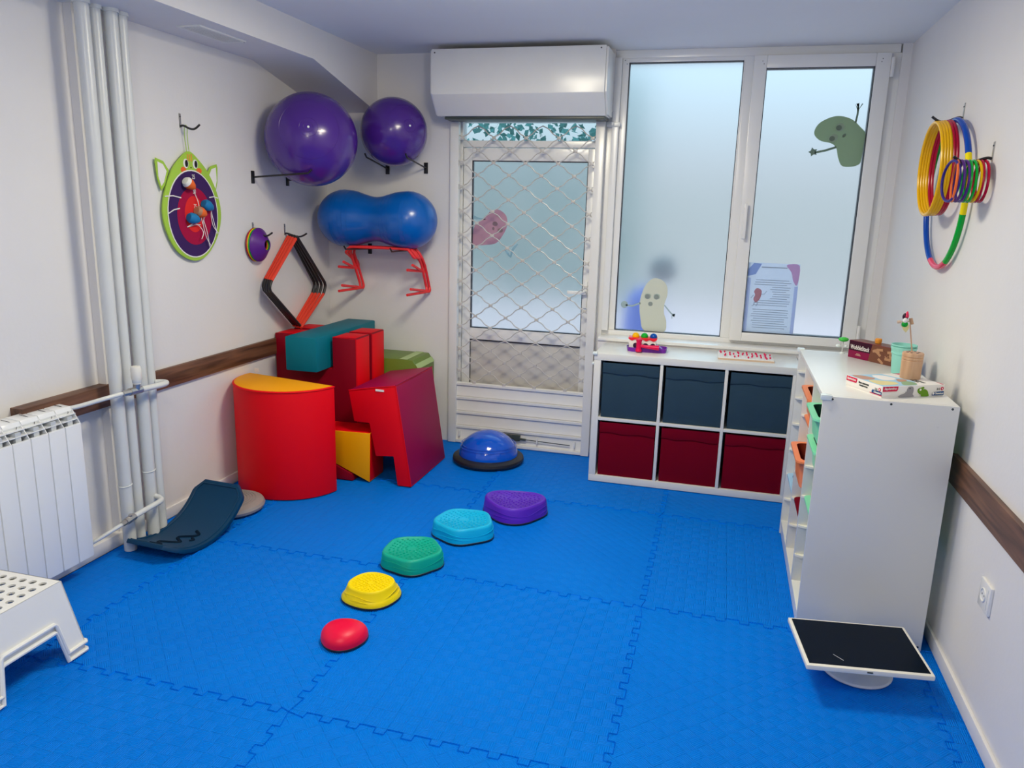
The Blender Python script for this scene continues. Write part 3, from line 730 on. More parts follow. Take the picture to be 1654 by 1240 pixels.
# stepped block leaning over
Sp = [(-1.020, 0.0), (-.935, .0005), (-1.026, .585), (-1.314, .535), (-1.283, .355), (-1.189, .352), (-1.153, .162), (-1.044, .171)]
t = thing('foam_block', 'stair-shaped foam block standing on end, red stepped face and magenta side', 'play block', (-1.05, -.18, 0), group='soft play blocks piled in the corner')
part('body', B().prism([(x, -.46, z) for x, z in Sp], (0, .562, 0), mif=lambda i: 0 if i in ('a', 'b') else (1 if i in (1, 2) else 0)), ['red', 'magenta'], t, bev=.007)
part('piping', B().tube([(-.936, -.460, .01), (-.98, -.461, .3), (-1.027, -.460, .583), (-1.17, -.461, .561), (-1.312, -.46, .534)], .003, 6), 'red', t)
part('piping', B().tube([(-1.026, -.46, .586), (-1.022, -.2, .588), (-1.026, .10, .586)], .003, 6), 'magenta', t)
part('care_tag', B().box(-1.145, -1.095, -.465, -.462, .545, .556), 'offwhite', t)
# wedge with a yellow face and the maroon one under it
t = thing('foam_block', 'foam wedge with a yellow face between the half cylinder and the stair block', 'play block', (-1.3, -.36, 0), group='soft play blocks piled in the corner')
Yp = [(-1.50, .131), (-1.192, 0), (-1.185, .293), (-1.50, .286)]
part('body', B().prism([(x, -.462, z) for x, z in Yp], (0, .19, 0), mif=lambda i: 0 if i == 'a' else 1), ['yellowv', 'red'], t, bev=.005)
t = thing('foam_block', 'low maroon foam wedge on the floor under the yellow-faced one', 'play block', (-1.4, -.36, 0), group='soft play blocks piled in the corner')
Mp = [(-1.50, 0), (-1.292, 0), (-1.298, .040), (-1.50, .126)]
part('body', B().prism([(x, -.47, z) for x, z in Mp], (0, .2, 0)), 'maroon', t, bev=.005)
# green block with chamfer and stripe
t = thing('foam_block', 'olive green foam block with pale green stripes at the back wall', 'play block', (-1.45, .31, 0), group='soft play blocks piled in the corner')
Gp = [(-1.80, 0), (-1.148, 0), (-1.148, .545), (-1.185, .600), (-1.80, .600)]
part('body', B().prism([(x, .165, z) for x, z in Gp], (0, .29, 0)), 'green', t, bev=.008)
part('stripe', B().prism([(-1.275, .167, .6005), (-1.275, .452, .6005), (-1.222, .452, .6005), (-1.222, .167, .6005)], (0, 0, .0015)), 'lgreen', t)
part('stripe', B().prism([(-1.166, .167, .574), (-1.166, .452, .574), (-1.147, .452, .545), (-1.147, .167, .545)], (.0015, 0, .0015)), 'lgreen', t)

# ------------------------------------------------------------------ balance dome
t = thing('balance_dome', 'glossy blue half-dome balance trainer on a black rim by the grille door', 'balance trainer', (-.665, .15, 0))
part('rim', B().lathe([(.205, 0), (.218, .004), (.225, .018), (.222, .032), (.205, .042), (.185, .046)], (-.665, .15, 0), n=48), 'rubber', t)
part('dome', B().lathe([(.187, .036)] + [(.187 * math.cos(a), .036 + .158 * math.sin(a)) for a in [PI / 2 * k / 16 for k in range(1, 16)]] + [(0, .194)], (-.665, .15, 0), n=48), 'bluedome', t)
dr2 = B()
for k, rr in ((.10, .178), (.115, .170)):
    dr2.tube([(-.665 + rr * math.cos(a), .15 + rr * math.sin(a), k) for a in [2 * PI * i / 40 for i in range(40)]], .0016, 5, closed=True)
part('ridge', dr2, 'bluedome', t)

# ------------------------------------------------------------------ stepping stones
def stone(name, label, cx, cy, w, d, h, m, rot, f, studs=True, dome=False, tp=1.0):
    t = thing('stepping_stone', label, 'stepping stone', (cx, cy, 0), (0, 0, rot), group='stepping stones in a curved row')
    n = 64
    if dome:
        prof = [(1, .004), (1.0, .012)] + [(math.cos(a) ** .8, .012 + (h - .012) * math.sin(a) ** .9) for a in [PI / 2 * k / 12 for k in range(1, 12)]] + [(0, h)]
        ss = (w / 2, d / 2)
    else:
        prof = [(1.0, .004), (1.0, .014), (1 + (.95 * tp - 1) * .40, h * .40), (1 + (.95 * tp - 1) * .52, h * .45), (.955 * tp, h * .85), (.925 * tp, h * .97), (.88 * tp, h), (.845 * tp, h - .001), (.83 * tp, h - .004), (0, h - .004)]
        ss = (w / 2, d / 2)
    b = B().lathe([(r_, z) for r_, z in prof], n=n, sc=ss, rfun=f)
    part('body', b, m, t, local=True, ang=1.0)
    part('rubber_foot', B().lathe([(1.0, 0), (1.012, .003), (1.012, .007), (.99, .009)], n=n, sc=ss, rfun=f), 'rubber', t, local=True)
    if studs:
        st = B()
        for ring, (rr, cnt) in enumerate(((.21, 10), (.34, 14), (.47, 18), (.60, 22), (.72, 26))):
            for k in range(cnt):
                a = 2 * PI * (k + .5 * (ring % 2)) / cnt; q = rr * f(a) * tp
                x, y = q * math.cos(a) * ss[0], q * math.sin(a) * ss[1]; s_ = .0046 if ring % 2 else .0056
                st.lathe([(s_, h - .005), (s_ * .8, h - .0008), (0, h + .0006)], (x, y, 0), n=6)
        part('stud_pattern', st, m, t, local=True, kind='stuff')
        wv = B()
        for zz, am in ((.30, .008), (.55, .008)):
            P = []
            for k in range(72):
                a = 2 * PI * k / 72; rr = (1 + (.95 * tp - 1) * zz * 1.05) * f(a) * 1.002
                P.append((rr * math.cos(a) * ss[0], rr * math.sin(a) * ss[1], h * zz + am * math.sin(3 * a + zz * 3)))
            wv.tube(P, .0014, 5, closed=True)
        part('ridge', wv, m, t, local=True)
    return t
lobe = lambda n, k, ph: (lambda a: 1 + k * math.cos(n * (a - ph)))
stone('s', 'small red domed stepping stone at the near end of the row', -.567, -1.985, .172, .172, .062, 's_red', .3, lobe(3, .04, .4), False, True)
stone('s', 'yellow rounded stepping stone, second in the row after the red dome', -.608, -1.665, .235, .225, .066, 's_yellow', .25, lobe(4, .03, .3), tp=.84)
stone('s', 'green five-cornered stepping stone between the yellow and the sky blue ones', -.568, -1.325, .275, .275, .072, 's_green', .25, lobe(5, .045, -PI / 2 + .1))
stone('s', 'sky blue stepping stone, next to the purple one', -.452, -.955, .300, .285, .078, 's_blue', .2, lobe(5, .045, -PI / 2 - .1))
stone('s', 'purple heart-shaped stepping stone at the far end of the row', -.280, -.635, .320, .290, .085, 's_purple', .15, lambda a: 1 + (.105 * math.cos(3 * (a + PI / 2))) + .03 * math.cos(2 * a))

# ------------------------------------------------------------------ curved rocking board and grey wobble cushion
bx, by, byaw, bR, bw, bs1, bs2, bch = -1.677, -1.471, -.078, .363, .302, .225, .385, .05
def bpt(s, v, lift=0):
    a = (bR - lift) * math.sin(s / bR); z = bR - (bR - lift) * math.cos(s / bR)
    return Vector((bx - a * math.sin(byaw) + v * math.cos(byaw), by + a * math.cos(byaw) + v * math.sin(byaw), z + .0))
NS, NV = 36, 10
def board(l0, l1, inset=0):
    b = B(); rows = []
    for i in range(NS + 1):
        s = -bs1 + inset + (bs1 + bs2 - 2 * inset) * i / NS
        e = min(s + bs1, bs2 - s); hw = bw / 2 - inset - max(0, (bch * 1.15 - e)) * .9
        rows.append([(s, -hw + 2 * hw * j / NV) for j in range(NV + 1)])
    lo = [[b.bm.verts.new(bpt(s, v, l0)) for s, v in r_] for r_ in rows]; hi = [[b.bm.verts.new(bpt(s, v, l1)) for s, v in r_] for r_ in rows]
    for i in range(NS):
        for j in range(NV):
            b._f([lo[i][j], lo[i + 1][j], lo[i + 1][j + 1], lo[i][j + 1]]); b._f([hi[i][j], hi[i][j + 1], hi[i + 1][j + 1], hi[i + 1][j]])
        b._f([lo[i][0], hi[i][0], hi[i + 1][0], lo[i + 1][0]]); b._f([lo[i][NV], lo[i + 1][NV], hi[i + 1][NV], hi[i][NV]])
    for j in range(NV):
        b._f([lo[0][j], lo[0][j + 1], hi[0][j + 1], hi[0][j]]); b._f([lo[NS][j], hi[NS][j], hi[NS][j + 1], lo[NS][j + 1]])
    return b
t = thing('rocking_board', 'dark blue curved plastic rocking board with a wavy ball track, by the pipes', 'balance board', (bx, by, 0))
part('deck', board(.0, .020), 'navy', t, bev=.004)
rimp = [];  # raised rim following the outline
for s, sg in [(x_, 1) for x_ in [-bs1 + .02 + (bs1 + bs2 - .04) * k / 24 for k in range(25)]] + [(x_, -1) for x_ in [-bs1 + .02 + (bs1 + bs2 - .04) * k / 24 for k in range(25)]][::-1]:
    e = min(s + bs1, bs2 - s); hw = bw / 2 - .020 - max(0, (bch * 1.15 - e)) * .9
    rimp.append(bpt(s, sg * hw, .020))
part('rim_ridge', B().tube(rimp, .004, 6, closed=True), 'navy', t)
tr1 = [bpt(-.17 + .25 * k / 40, .030 * math.sin(k * .40) + .010 - .0016 * (20 - k), .0185) for k in range(41)]
part('track_groove', B().tube(tr1, .0085, 8), 'navydark', t)
part('track_groove', B().tube([bpt(-.01 + .05 * k / 8, .065 + .012 * math.sin(k * .8), .0185) for k in range(6)], .0075, 8), 'navydark', t)
t = thing('wobble_cushion', 'round grey ribbed wobble cushion lying under the tip of the rocking board', 'balance cushion', (-1.70, -1.045, 0))
gd = B().lathe([(.150, 0), (.168, .012), (.172, .026), (.165, .040), (.14, .050), (0, .056)], (-1.70, -1.045, 0), n=48)
part('body', gd, 'grayrub', t)
rb = B()
for k in range(1, 10):
    rr = .014 * k; rb.tube([(-1.70 + rr * math.cos(a), -1.045 + rr * math.sin(a), .0565 - .006 * (rr / .14) ** 2 * 1.0) for a in [2 * PI * i / 36 for i in range(36)]], .0022, 5, closed=True)
part('rib_pattern', rb, 'grayrub', t, kind='stuff')

# ------------------------------------------------------------------ radiator
rd = thing('radiator', 'white sectional radiator on the wall beside the vertical pipes', 'radiator', (-1.86, -2.3, .08))
y1 = -1.842
mesh_sec = None
for k in range(11):
    a, b_ = y1 - .08 * (k + 1) + .0015, y1 - .08 * k - .0015
    if mesh_sec is None:
        bb = B().box(-1.815, -1.800, a, b_, .083, .666)
        sec = part('front_panel', bb, 'rad', rd, bev=.005)
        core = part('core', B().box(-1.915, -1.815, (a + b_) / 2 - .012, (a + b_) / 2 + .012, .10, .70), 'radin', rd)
        cp = part('top_cap', B().prism([(-1.915, a, .700), (-1.848, a, .700), (-1.838, a, .716), (-1.846, a, .732), (-1.915, a, .738)], (0, b_ - a, 0)), 'rad', rd, bev=.003)
        web = part('web', B().prism([(-1.803, b_ - .003, .664), (-1.84, b_ - .003, .722), (-1.90, b_ - .003, .722), (-1.90, b_ - .003, .64), (-1.81, b_ - .003, .64)], (0, .003, 0)), 'rad', rd)
        fins = part('fin', B().box(-1.858, -1.822, a, b_, .703, .706).box(-1.852, -1.812, a, b_, .682, .685), 'rad', rd)
        dk = part('cap_clip', B().tube([(-1.90, b_ - .028, .7385), (-1.87, b_ - .03, .7365), (-1.847, b_ - .022, .728), (-1.838, b_ - .02, .712), (-1.842, b_ - .028, .69)], .0011, 5), 'gasket', rd)
        mesh_sec = (sec, core, cp, web, fins, dk)
    else:
        for o in mesh_sec:
            c = o.copy(); col.objects.link(c); c.parent = rd; c.location = (0, -.08 * k, 0)
part('web', B().prism([(-1.803, y1, .664), (-1.84, y1, .722), (-1.90, y1, .722), (-1.90, y1, .64), (-1.81, y1, .64)], (0, -.003, 0)), 'rad', rd)
part('wall_bracket', B().box(-1.955, -1.915, -2.35, -2.32, .60, .64).box(-1.955, -1.915, -2.05, -2.02, .60, .64).box(-1.955, -1.915, -2.05, -2.02, .15, .19), 'rad', rd)

# ------------------------------------------------------------------ heating pipes
PX = [(-1.832, -1.606, .0275, 'leftmost of the four white heating pipes'), (-1.852, -1.520, .024, 'thinner white heating pipe, second from the radiator'),
      (-1.830, -1.457, .027, 'white heating pipe with a weld ring, third from the radiator'), (-1.838, -1.392, .025, 'rightmost of the four white heating pipes')]
lbl = ['white vertical heating pipe nearest the radiator', 'thin white heating pipe, second from the radiator', 'white heating pipe carrying the lower radiator branch', 'white heating pipe farthest from the radiator']
pp = []
for (x, y, r, _), lb in zip(PX, lbl):
    t = thing('heating_pipe', lb, 'pipe', (x, y, 0), group='heating pipes by the radiator')
    part('tube', B().cyl((x, y, 0), (x, y, 2.311), r, n=24), 'pipe', t)
    part('ceiling_collar', B().cyl((x, y, 2.296), (x, y, 2.31), r + .006, n=24), 'pipe', t)
    pp.append(t)
for i, z in ((0, .31), (2, .33)):
    x, y, r, _ = PX[i]
    part('weld_ring', B().tube([(x + (r + .0005) * math.cos(a), y + (r + .0005) * math.sin(a), z + .003 * math.sin(a)) for a in [2 * PI * k / 24 for k in range(24)]], .003, 6, closed=True), 'pipe', pp[i])
t = thing('radiator_branch', 'white upper branch pipe with a steel valve and thermostat head', 'pipe', (-1.76, -1.6, .74))
part('tube', B().tube(smooth_path([(-1.87, -1.838, .716), (-1.84, -1.80, .722), (-1.79, -1.72, .738), (-1.765, -1.63, .745)], 6), .0095, 12), 'pipe', t)
part('tube', B().tube(smooth_path([(-1.757, -1.545, .742), (-1.755, -1.46, .738), (-1.755, -1.405, .736), (-1.765, -1.375, .736), (-1.79, -1.372, .736), (-1.815, -1.385, .736)], 6), .013, 12), 'pipe', t)
part('valve', B().cyl((-1.764, -1.645, .745), (-1.760, -1.605, .745), .012, .015, n=8).cyl((-1.760, -1.610, .745), (-1.757, -1.545, .743), .017, n=10).cyl((-1.758, -1.572, .74), (-1.752, -1.572, .775), .015, n=10), 'steel', t)
part('thermostat_head', B().lathe([(.012, .77), (.017, .775), (.018, .79), (.022, .80), (.0225, .84), (.019, .852), (0, .853)], (-1.752, -1.572, 0), n=20), 'cream', t)
part('scale_ring', B().lathe([(.0185, .780), (.0192, .782), (.0192, .795), (.0185, .797)], (-1.752, -1.572, 0), n=20), 'radin', t)
t = thing('radiator_branch', 'white lower branch pipe with a steel shut-off valve', 'pipe', (-1.76, -1.7, .17))
part('tube', B().tube(smooth_path([(-1.87, -1.845, .115), (-1.83, -1.82, .125), (-1.785, -1.76, .158), (-1.765, -1.71, .175)], 6), .0085, 12), 'pipe', t)
part('tube', B().tube(smooth_path([(-1.76, -1.645, .186), (-1.757, -1.57, .192), (-1.755, -1.50, .196), (-1.762, -1.47, .197), (-1.785, -1.455, .200), (-1.808, -1.455, .205)], 6), .0125, 12), 'pipe', t)
part('valve', B().cyl((-1.766, -1.715, .174), (-1.763, -1.69, .179), .012, n=8).cyl((-1.763, -1.695, .178), (-1.760, -1.645, .186), .016, n=10).cyl((-1.762, -1.67, .185), (-1.757, -1.672, .205), .008, n=8), 'steel', t)

# ------------------------------------------------------------------ stacked step stools
def stool(z, label):
    t = thing('step_stool', label, 'stool', (-1.56, -2.52, z), group='nested step stools')
    bx0, bx1, by0, by1 = -1.78, -1.395, -2.735, -2.325      # bottom rectangle
    tx0_, tx1_, ty0, ty1 = -1.725, -1.432, -2.690, -2.362    # top rectangle
    H = .25
    def P(u, v, w, th):
        """point on the shell: side (0 +x, 1 +y, 2 -x, 3 -y), v along 0..1, w height 0..1, th inward"""
        q = w
        x0, x1 = bx0 + (tx0_ - bx0) * q, bx1 + (tx1_ - bx1) * q; y0, y1_ = by0 + (ty0 - by0) * q, by1 + (ty1 - by1) * q
        if u == 0: return Vector((x1 - th, y0 + (y1_ - y0) * v, z + H * w))
        if u == 1: return Vector((x1 - (x1 - x0) * v, y1_ - th, z + H * w))
        if u == 2: return Vector((x0 + th, y1_ - (y1_ - y0) * v, z + H * w))
        return Vector((x0 + (x1 - x0) * v, y0 + th, z + H * w))
    cut = [(0, 0), (.19, 0), (.215, .44), (.235, .47), (.765, .47), (.785, .44), (.81, 0), (1, 0)]
    b = B(); lip = []
    for u in range(4):
        pl = cut + [(1, 1), (0, 1)]
        b.prism([P(u, v, w, 0) for v, w in pl], P(u, .5, .5, .004) - P(u, .5, .5, 0))
        lip += [P(u, v, w, -.003) for v, w in cut]
    part('shell', b, 'stool', t, smooth=False)
    part('lip', B().tube([q + Vector((0, 0, .006)) for q in lip], .0075, 8, closed=True), 'stool', t)
    # top plate with real round holes
    b = B(); pit = .0425; nx, ny = 6, 7; gx0 = tx1_ - .018 - nx * pit; gy0 = ty1 - .016 - ny * pit; zt = z + H
    b.box(tx0_, gx0, ty0, ty1, zt - .006, zt).box(gx0 + nx * pit, tx1_, ty0, ty1, zt - .006, zt)
    b.box(gx0, gx0 + nx * pit, ty0, gy0, zt - .006, zt).box(gx0, gx0 + nx * pit, gy0 + ny * pit, ty1, zt - .006, zt)
    for i in range(nx):
        for j in range(ny):
            cx, cy = gx0 + pit * (i + .5), gy0 + pit * (j + .5); N = 16; ring = []; out = []
            for k in range(N):
                a = 2 * PI * (k + .5) / N; c_, s_ = math.cos(a), math.sin(a); m_ = max(abs(c_), abs(s_))
                ring.append((cx + .0125 * c_, cy + .0125 * s_)); out.append((cx + pit / 2 * c_ / m_, cy + pit / 2 * s_ / m_))
            cor = {1: (1, 1), 5: (-1, 1), 9: (-1, -1), 13: (1, -1)}
            ti = [b.bm.verts.new((x, y, zt)) for x, y in ring]; bi = [b.bm.verts.new((x, y, zt - .006)) for x, y in ring]; to = [b.bm.verts.new((x, y, zt)) for x, y in out]
            for k in range(N):
                k2 = (k + 1) % N
                if k in cor:
                    q = b.bm.verts.new((cx + cor[k][0] * pit / 2, cy + cor[k][1] * pit / 2, zt)); b._f([ti[k], to[k], q, to[k2], ti[k2]])
                else: b._f([ti[k], to[k], to[k2], ti[k2]])
                b._f([bi[k], ti[k], ti[k2], bi[k2]])
    me = b
    part('tread', me, 'stool', t, smooth=False)
    part('edge_roll', B().tube([(tx0_ + .004, ty0 + .004, zt - .005), (tx1_ - .004, ty0 + .004, zt - .005), (tx1_ - .004, ty1 - .004, zt - .005), (tx0_ + .004, ty1 - .004, zt - .005)], .0062, 8, closed=True), 'stool', t)
    return t
stool(0.0, 'lower of two nested white step stools by the radiator')
stool(0.03, 'upper of two nested white step stools, with round holes in its top')

# ------------------------------------------------------------------ screen
t = thing('monitor', 'monitor with a black screen and white bezel tipped face-up on its round foot', 'monitor', (1.222, -1.675, 0), (0, 0, math.radians(8.2)))
tl = Matrix.Translation((0, 0, .125)) @ Matrix.Rotation(math.radians(2.5), 4, 'X')
part('bezel', B().box(-.202, .202, -.143, .143, -.012, .006, mx=tl), 'cream', t, local=True, bev=.005)
part('screen_panel', B().box(-.191, .191, -.130, .133, .0055, .0072, mx=tl), 'screen', t, local=True)
part('back_shell', B().box(-.15, .15, -.10, .10, -.035, -.012, mx=tl), 'stool', t, local=True, bev=.01)
part('neck', B().box(-.03, .03, .02, .05, .01, .10), 'stool', t, local=True, bev=.004)
part('foot', B().lathe([(.118, 0), (.120, .004), (.116, .010), (.10, .014), (0, .016)], (.028, .062, 0), n=48), 'stool', t, local=True)
part('button', B().box(-.01, .008, -.1445, -.142, -.004, .001, mx=tl), 'lockgray', t, local=True)
part('scratch', B().prism([tl @ Vector(q) for q in ((-.10, -.070, .0072), (-.099, -.069, .0072), (-.073, -.100, .0072), (-.075, -.101, .0072))], (0, 0, .0003)), 'radin', t, local=True)

# ------------------------------------------------------------------ socket and vent
t = thing('wall_socket', 'white double-frame power socket low on the wall by the dark rail', 'socket', (XR, -1.79, .43))
part('plate', B().box(XR - .010, XR, -1.838, -1.744, .383, .475), 'pvc', t, bev=.003)
mx_ = Matrix.Rotation(-PI / 2, 4, 'Y')
part('well', B().lathe([(.024, .004), (.022, .0125), (.019, .0125), (.018, .004)], (XR - .001, -1.785, .43), mx_, n=28), 'pvc', t)
part('well_floor', B().lathe([(.0185, .0), (.0185, .0106), (0, .0106)], (XR, -1.785, .43), mx_, n=24), 'stool', t)
for dy in (-.0095, .0095): part('pin_hole', B().lathe([(.003, 0), (.003, .0112), (0, .0112)], (XR, -1.785 + dy, .43), mx_, n=10), 'gasket', t)
part('groove', B().box(XR - .0106, XR - .009, -1.822, -1.820, .395, .463), 'radin', t)
t = thing('air_vent', 'white slatted air vent in the underside of the soffit', 'vent', (-1.70, -.97, 2.31))
part('frame', B().box(-1.762, -1.640, -1.145, -1.13, 2.303, 2.311).box(-1.762, -1.640, -.81, -.795, 2.303, 2.311).box(-1.762, -1.748, -1.13, -.81, 2.303, 2.311).box(-1.654, -1.640, -1.13, -.81, 2.303, 2.311), 'stool', t, bev=.002)
part('backing', B().box(-1.748, -1.654, -1.13, -.81, 2.3085, 2.3105), 'lockgray', t)
for k in range(6): part('slat', B().box(-1.744 + .0155 * k, -1.736 + .0155 * k, -1.13, -.81, 2.3035, 2.308), 'stool', t)
part('screw', B().cyl((-1.65, -.80, 2.302), (-1.65, -.80, 2.304), .003, n=8), 'gasket', t)

# ------------------------------------------------------------------ big balls on wall brackets
def bracket(label, p0, p1, nrm, tip):
    """black plate on the wall and a straight rod from p0 to p1 with a short turned-up end"""
    t = thing('ball_bracket', label, 'bracket', p0, group='black ball brackets on the walls')
    p0 = Vector(p0); nrm = Vector(nrm); sd = Vector((0, 0, 1)).cross(nrm)
    b = B(); mx = frame(p0, sd, (0, 0, 1))
    b.box(-.013, .013, -.034, .034, 0, .008, mx=mx)
    part('plate', b, 'black', t, bev=.002)
    part('rod', B().tube([p0 + nrm * .005, Vector(p1) * .5 + p0 * .5, p1, Vector(p1) + Vector(tip)], .0052, 8), 'black', t)
    return t
bracket('black ball bracket with its rod crossing in front of the large purple ball', (XL, -.385, 1.689), (-1.565, -.385, 1.715), (1, 0, 0), (.022, 0, .02))
bracket('black ball bracket behind the large purple ball', (XL, -.025, 1.686), (-1.565, -.025, 1.705), (1, 0, 0), (.022, 0, .02))
bracket('black ball bracket under the smaller purple ball, nearer the corner', (-1.478, YB, 1.782), (-1.478, .16, 1.835), (0, -1, 0), (0, -.022, .02))
bracket('black ball bracket under the smaller purple ball, nearer the shutter', (-1.213, YB, 1.79), (-1.213, .16, 1.835), (0, -1, 0), (0, -.022, .02))
bracket('black ball bracket under the peanut ball, nearer the corner', (-1.610, YB, 1.268), (-1.610, .12, 1.280), (0, -1, 0), (0, -.022, .02))
bracket('black ball bracket under the peanut ball, nearer the shutter', (-1.300, YB, 1.272), (-1.300, .12, 1.278), (0, -1, 0), (0, -.022, .02))
def ball(label, c, r, ax):
    t = thing('exercise_ball', label, 'ball', (c[0], c[1], c[2]))
    part('shell', B().sphere(c, r, 64), 'purple', t)
    ax = Vector(ax).normalized(); q = ax.to_track_quat('Z', 'Y').to_matrix().to_4x4()
    g = B()
    for a in (.10, .19, .66):
        rr, zz = (r + .0003) * math.sin(a), (r + .0003) * math.cos(a)
        for s_ in (1, -1):
            g.tube([Vector(c) + q @ Vector((rr * math.cos(k * 2 * PI / 60), rr * math.sin(k * 2 * PI / 60), zz * s_)) for k in range(60)], .0007, 4, closed=True)
    part('grip_ring', g, 'purple', t, kind='stuff')
    pl = ax * (r - .002)
    part('plug', B().cyl(Vector(c) + pl, Vector(c) + pl * 1.02, .006, n=12), 'offwhite', t)
ball('large purple exercise ball on the brackets of the long wall', (-1.640, -.205, 1.905), .256, (.42, -.86, .18))
ball('smaller purple exercise ball on the brackets of the back wall', (-1.342, .262, 1.990), .203, (.75, -.60, .12))
t = thing('peanut_ball', 'blue peanut-shaped exercise ball on brackets above the red hurdles', 'ball', (-1.47, .285, 1.465))
pk = B(); c = Vector((-1.472, .285, 1.465)); rotp = Matrix.Rotation(PI / 2, 4, 'Y')
def pr(u):
    # radius along the long axis
    L, R_ = .395, .178; o = L - R_
    lobe_ = 0
    x = u * L; r1 = R_ * R_ - (abs(x) - o) ** 2
    r1 = math.sqrt(max(r1, 0))
    if abs(x) < o * .86: 
        k = abs(x) / (o * .86); k = k * k * (3 - 2 * k)
        r1 = .138 * (1 - k) + math.sqrt(max(R_ * R_ - (o * .86 - o) ** 2, 0)) * k
    return r1
us = [-math.cos(PI * i / 56) for i in range(57)]
prof = [(pr(u), u * .395) for u in us]; prof[0] = (0, -.395); prof[-1] = (0, .395)
tilt = Matrix.Rotation(math.radians(1.0), 4, 'Y')
part('shell', B().lathe(prof, c, rotp @ Matrix.Identity(4), n=56), 'blueball', t)
g = B()
for u in (-.62, -.55, -.48, -.41, -.34, .20, .27, .34, .55, .62):
    rr = pr(u) + .0003; g.tube([c + Vector((u * .395, rr * math.cos(k * 2 * PI / 48), rr * math.sin(k * 2 * PI / 48))) for k in range(48)], .001, 4, closed=True)
part('grip_ring', g, 'blueball', t, kind='stuff')
for a, rr in ((.93, .012), (.93, .02)):
    g = B().tube([c + Vector((.385 - .006, .03 + rr * 2 * math.cos(k * 2 * PI / 24), .02 + rr * 2 * math.sin(k * 2 * PI / 24))) + Vector((-.03, -.06, 0)) for k in range(24)], .001, 4, closed=True)
    part('end_ring', g, 'blueball', t)

# ------------------------------------------------------------------ red hurdles hanging on the peanut brackets
def hurdle(label, yt, yb, zb, tip, xo):
    """red tube hung over the two rods by its top bar, legs leaning back to the wall, feet sticking out"""
    x0, x1 = -1.652 + xo, -1.178 + xo; zt = 1.290
    P = [(x0, yb, zb), (x0 + .004, yb + .002, zb + .012), (x0 - .002, yb, zb + .045), (x0 - .004, yb + (yt - yb) * .5, zb + (zt - zb) * .6), (x0 + .004, yt + (yb - yt) * .08, zt - .035), (x0 + .035, yt, zt - .006), (x0 + .075, yt, zt)]
    Q = [(x1, yb, zb), (x1 + .004, yb + .002, zb + .012), (x1 - .002, yb, zb + .045), (x1 - .002, yb + (yt - yb) * .5, zb + (zt - zb) * .6), (x1 - .004, yt + (yb - yt) * .08, zt - .05), (x1 - .03, yt, zt - .012), (x1 - .075, yt, zt)]
    t = thing('agility_hurdle', label, 'hurdle', ((x0 + x1) / 2, yb, zb), group='red hurdles hung under the peanut ball')
    part('bar', B().tube(smooth_path(P + Q[::-1], 6), .0088, 10), 'redtube', t)
    for e in (P[0], Q[0]):
        e = Vector(e); tp = Vector(tip)
        part('foot', B().tube([e + Vector((0, .004, 0)), e + tp * .5, e + tp], .0088, 10), 'redtube', t)
hurdle('tall red hurdle closest to the wall, feet pointing straight out', .300, .436, 1.010, (-.060, -.225, -.004), .0)
hurdle('tall red hurdle, second from the wall, feet splayed upward', .275, .412, 1.014, (-.022, -.205, .030), -.012)
hurdle('short red hurdle, third from the wall, feet pointing straight out', .250, .386, 1.143, (-.055, -.16, .018), -.010)
hurdle('short red hurdle at the front, feet splayed upward', .225, .362, 1.146, (-.008, -.14, .048), -.020)

# ------------------------------------------------------------------ hooks
def hook(label, p, nrm, L=.11, cat='hook', knob=False):
    t = thing('wall_hook', label, cat, p)
    p = Vector(p); n = Vector(nrm); sd = Vector((0, 0, 1)).cross(n); mx = frame(p, sd, (0, 0, 1))
    part('plate', B().box(-.0065, .0065, -.03, .036, 0, .003, mx=mx), 'steel', t, bev=.001)
    part('arm', B().tube(smooth_path([p + Vector((0, 0, -.022)) + n * .003, p + Vector((0, 0, -.020)) + n * .02, p + Vector((0, 0, -.034)) + n * L * .5, p + Vector((0, 0, -.034)) + n * L * .75, p + Vector((0, 0, -.016)) + n * L], 6), .0052, 8), 'black', t)
    part('screw', B().cyl(p + Vector((0, 0, .022)) + n * .003, p + Vector((0, 0, .022)) + n * .005, .003, n=8), 'gasket', t)
    return t
hook('black curved wall hook holding the green target board', (XL, -.965, 1.925), (1, 0, 0))
hook('black curved wall hook holding the purple disc cones', (XL + .0, -.405, 1.405), (1, 0, 0), .125)
hook('black curved wall hook holding the black and red frames', (XL, -.075, 1.392), (1, 0, 0), .15)
hook('black curved wall hook holding the large hoops', (XR, -.682, 1.985), (-1, 0, 0), .115)
hook('black curved wall hook holding the small rings', (XR, -1.142, 1.800), (-1, 0, 0), .125)

# ------------------------------------------------------------------ target board
cy_, cz_ = -.937, 1.527
tb = thing('target_board', 'green egg-shaped hook-and-loop target board with a cat face', 'target board', (XL + .01, cy_, cz_))
xb = XL + .012
def pl(d, y=cy_, z=cz_): return frame((xb + d, y, z), (0, 1, 0), (0, 0, 1))
egg = blob([(0, .262), (-.07, .225), (-.135, .165), (-.19, .07), (-.215, -.02), (-.20, -.11), (-.145, -.20), (-.07, -.25), (.01, -.267), (.09, -.245), (.165, -.18), (.212, -.10), (.225, -.02), (.20, .07), (.14, .165), (.07, .225)], 5)
part('board', poly_sticker(egg, pl(0), .008), 'lime', tb, bev=.002)
part('purple_zone', poly_sticker(ell(.005, -.038, .190, .213, 44), pl(.0082), .0012), 'offwhite', tb)
part('purple_zone', poly_sticker(ell(.005, -.038, .184, .207, 44), pl(.0094), .0008), 'dpurple', tb)
part('crimson_zone', poly_sticker(ell(.010, -.048, .130, .140, 40), pl(.0102), .0008), 'crimson', tb)
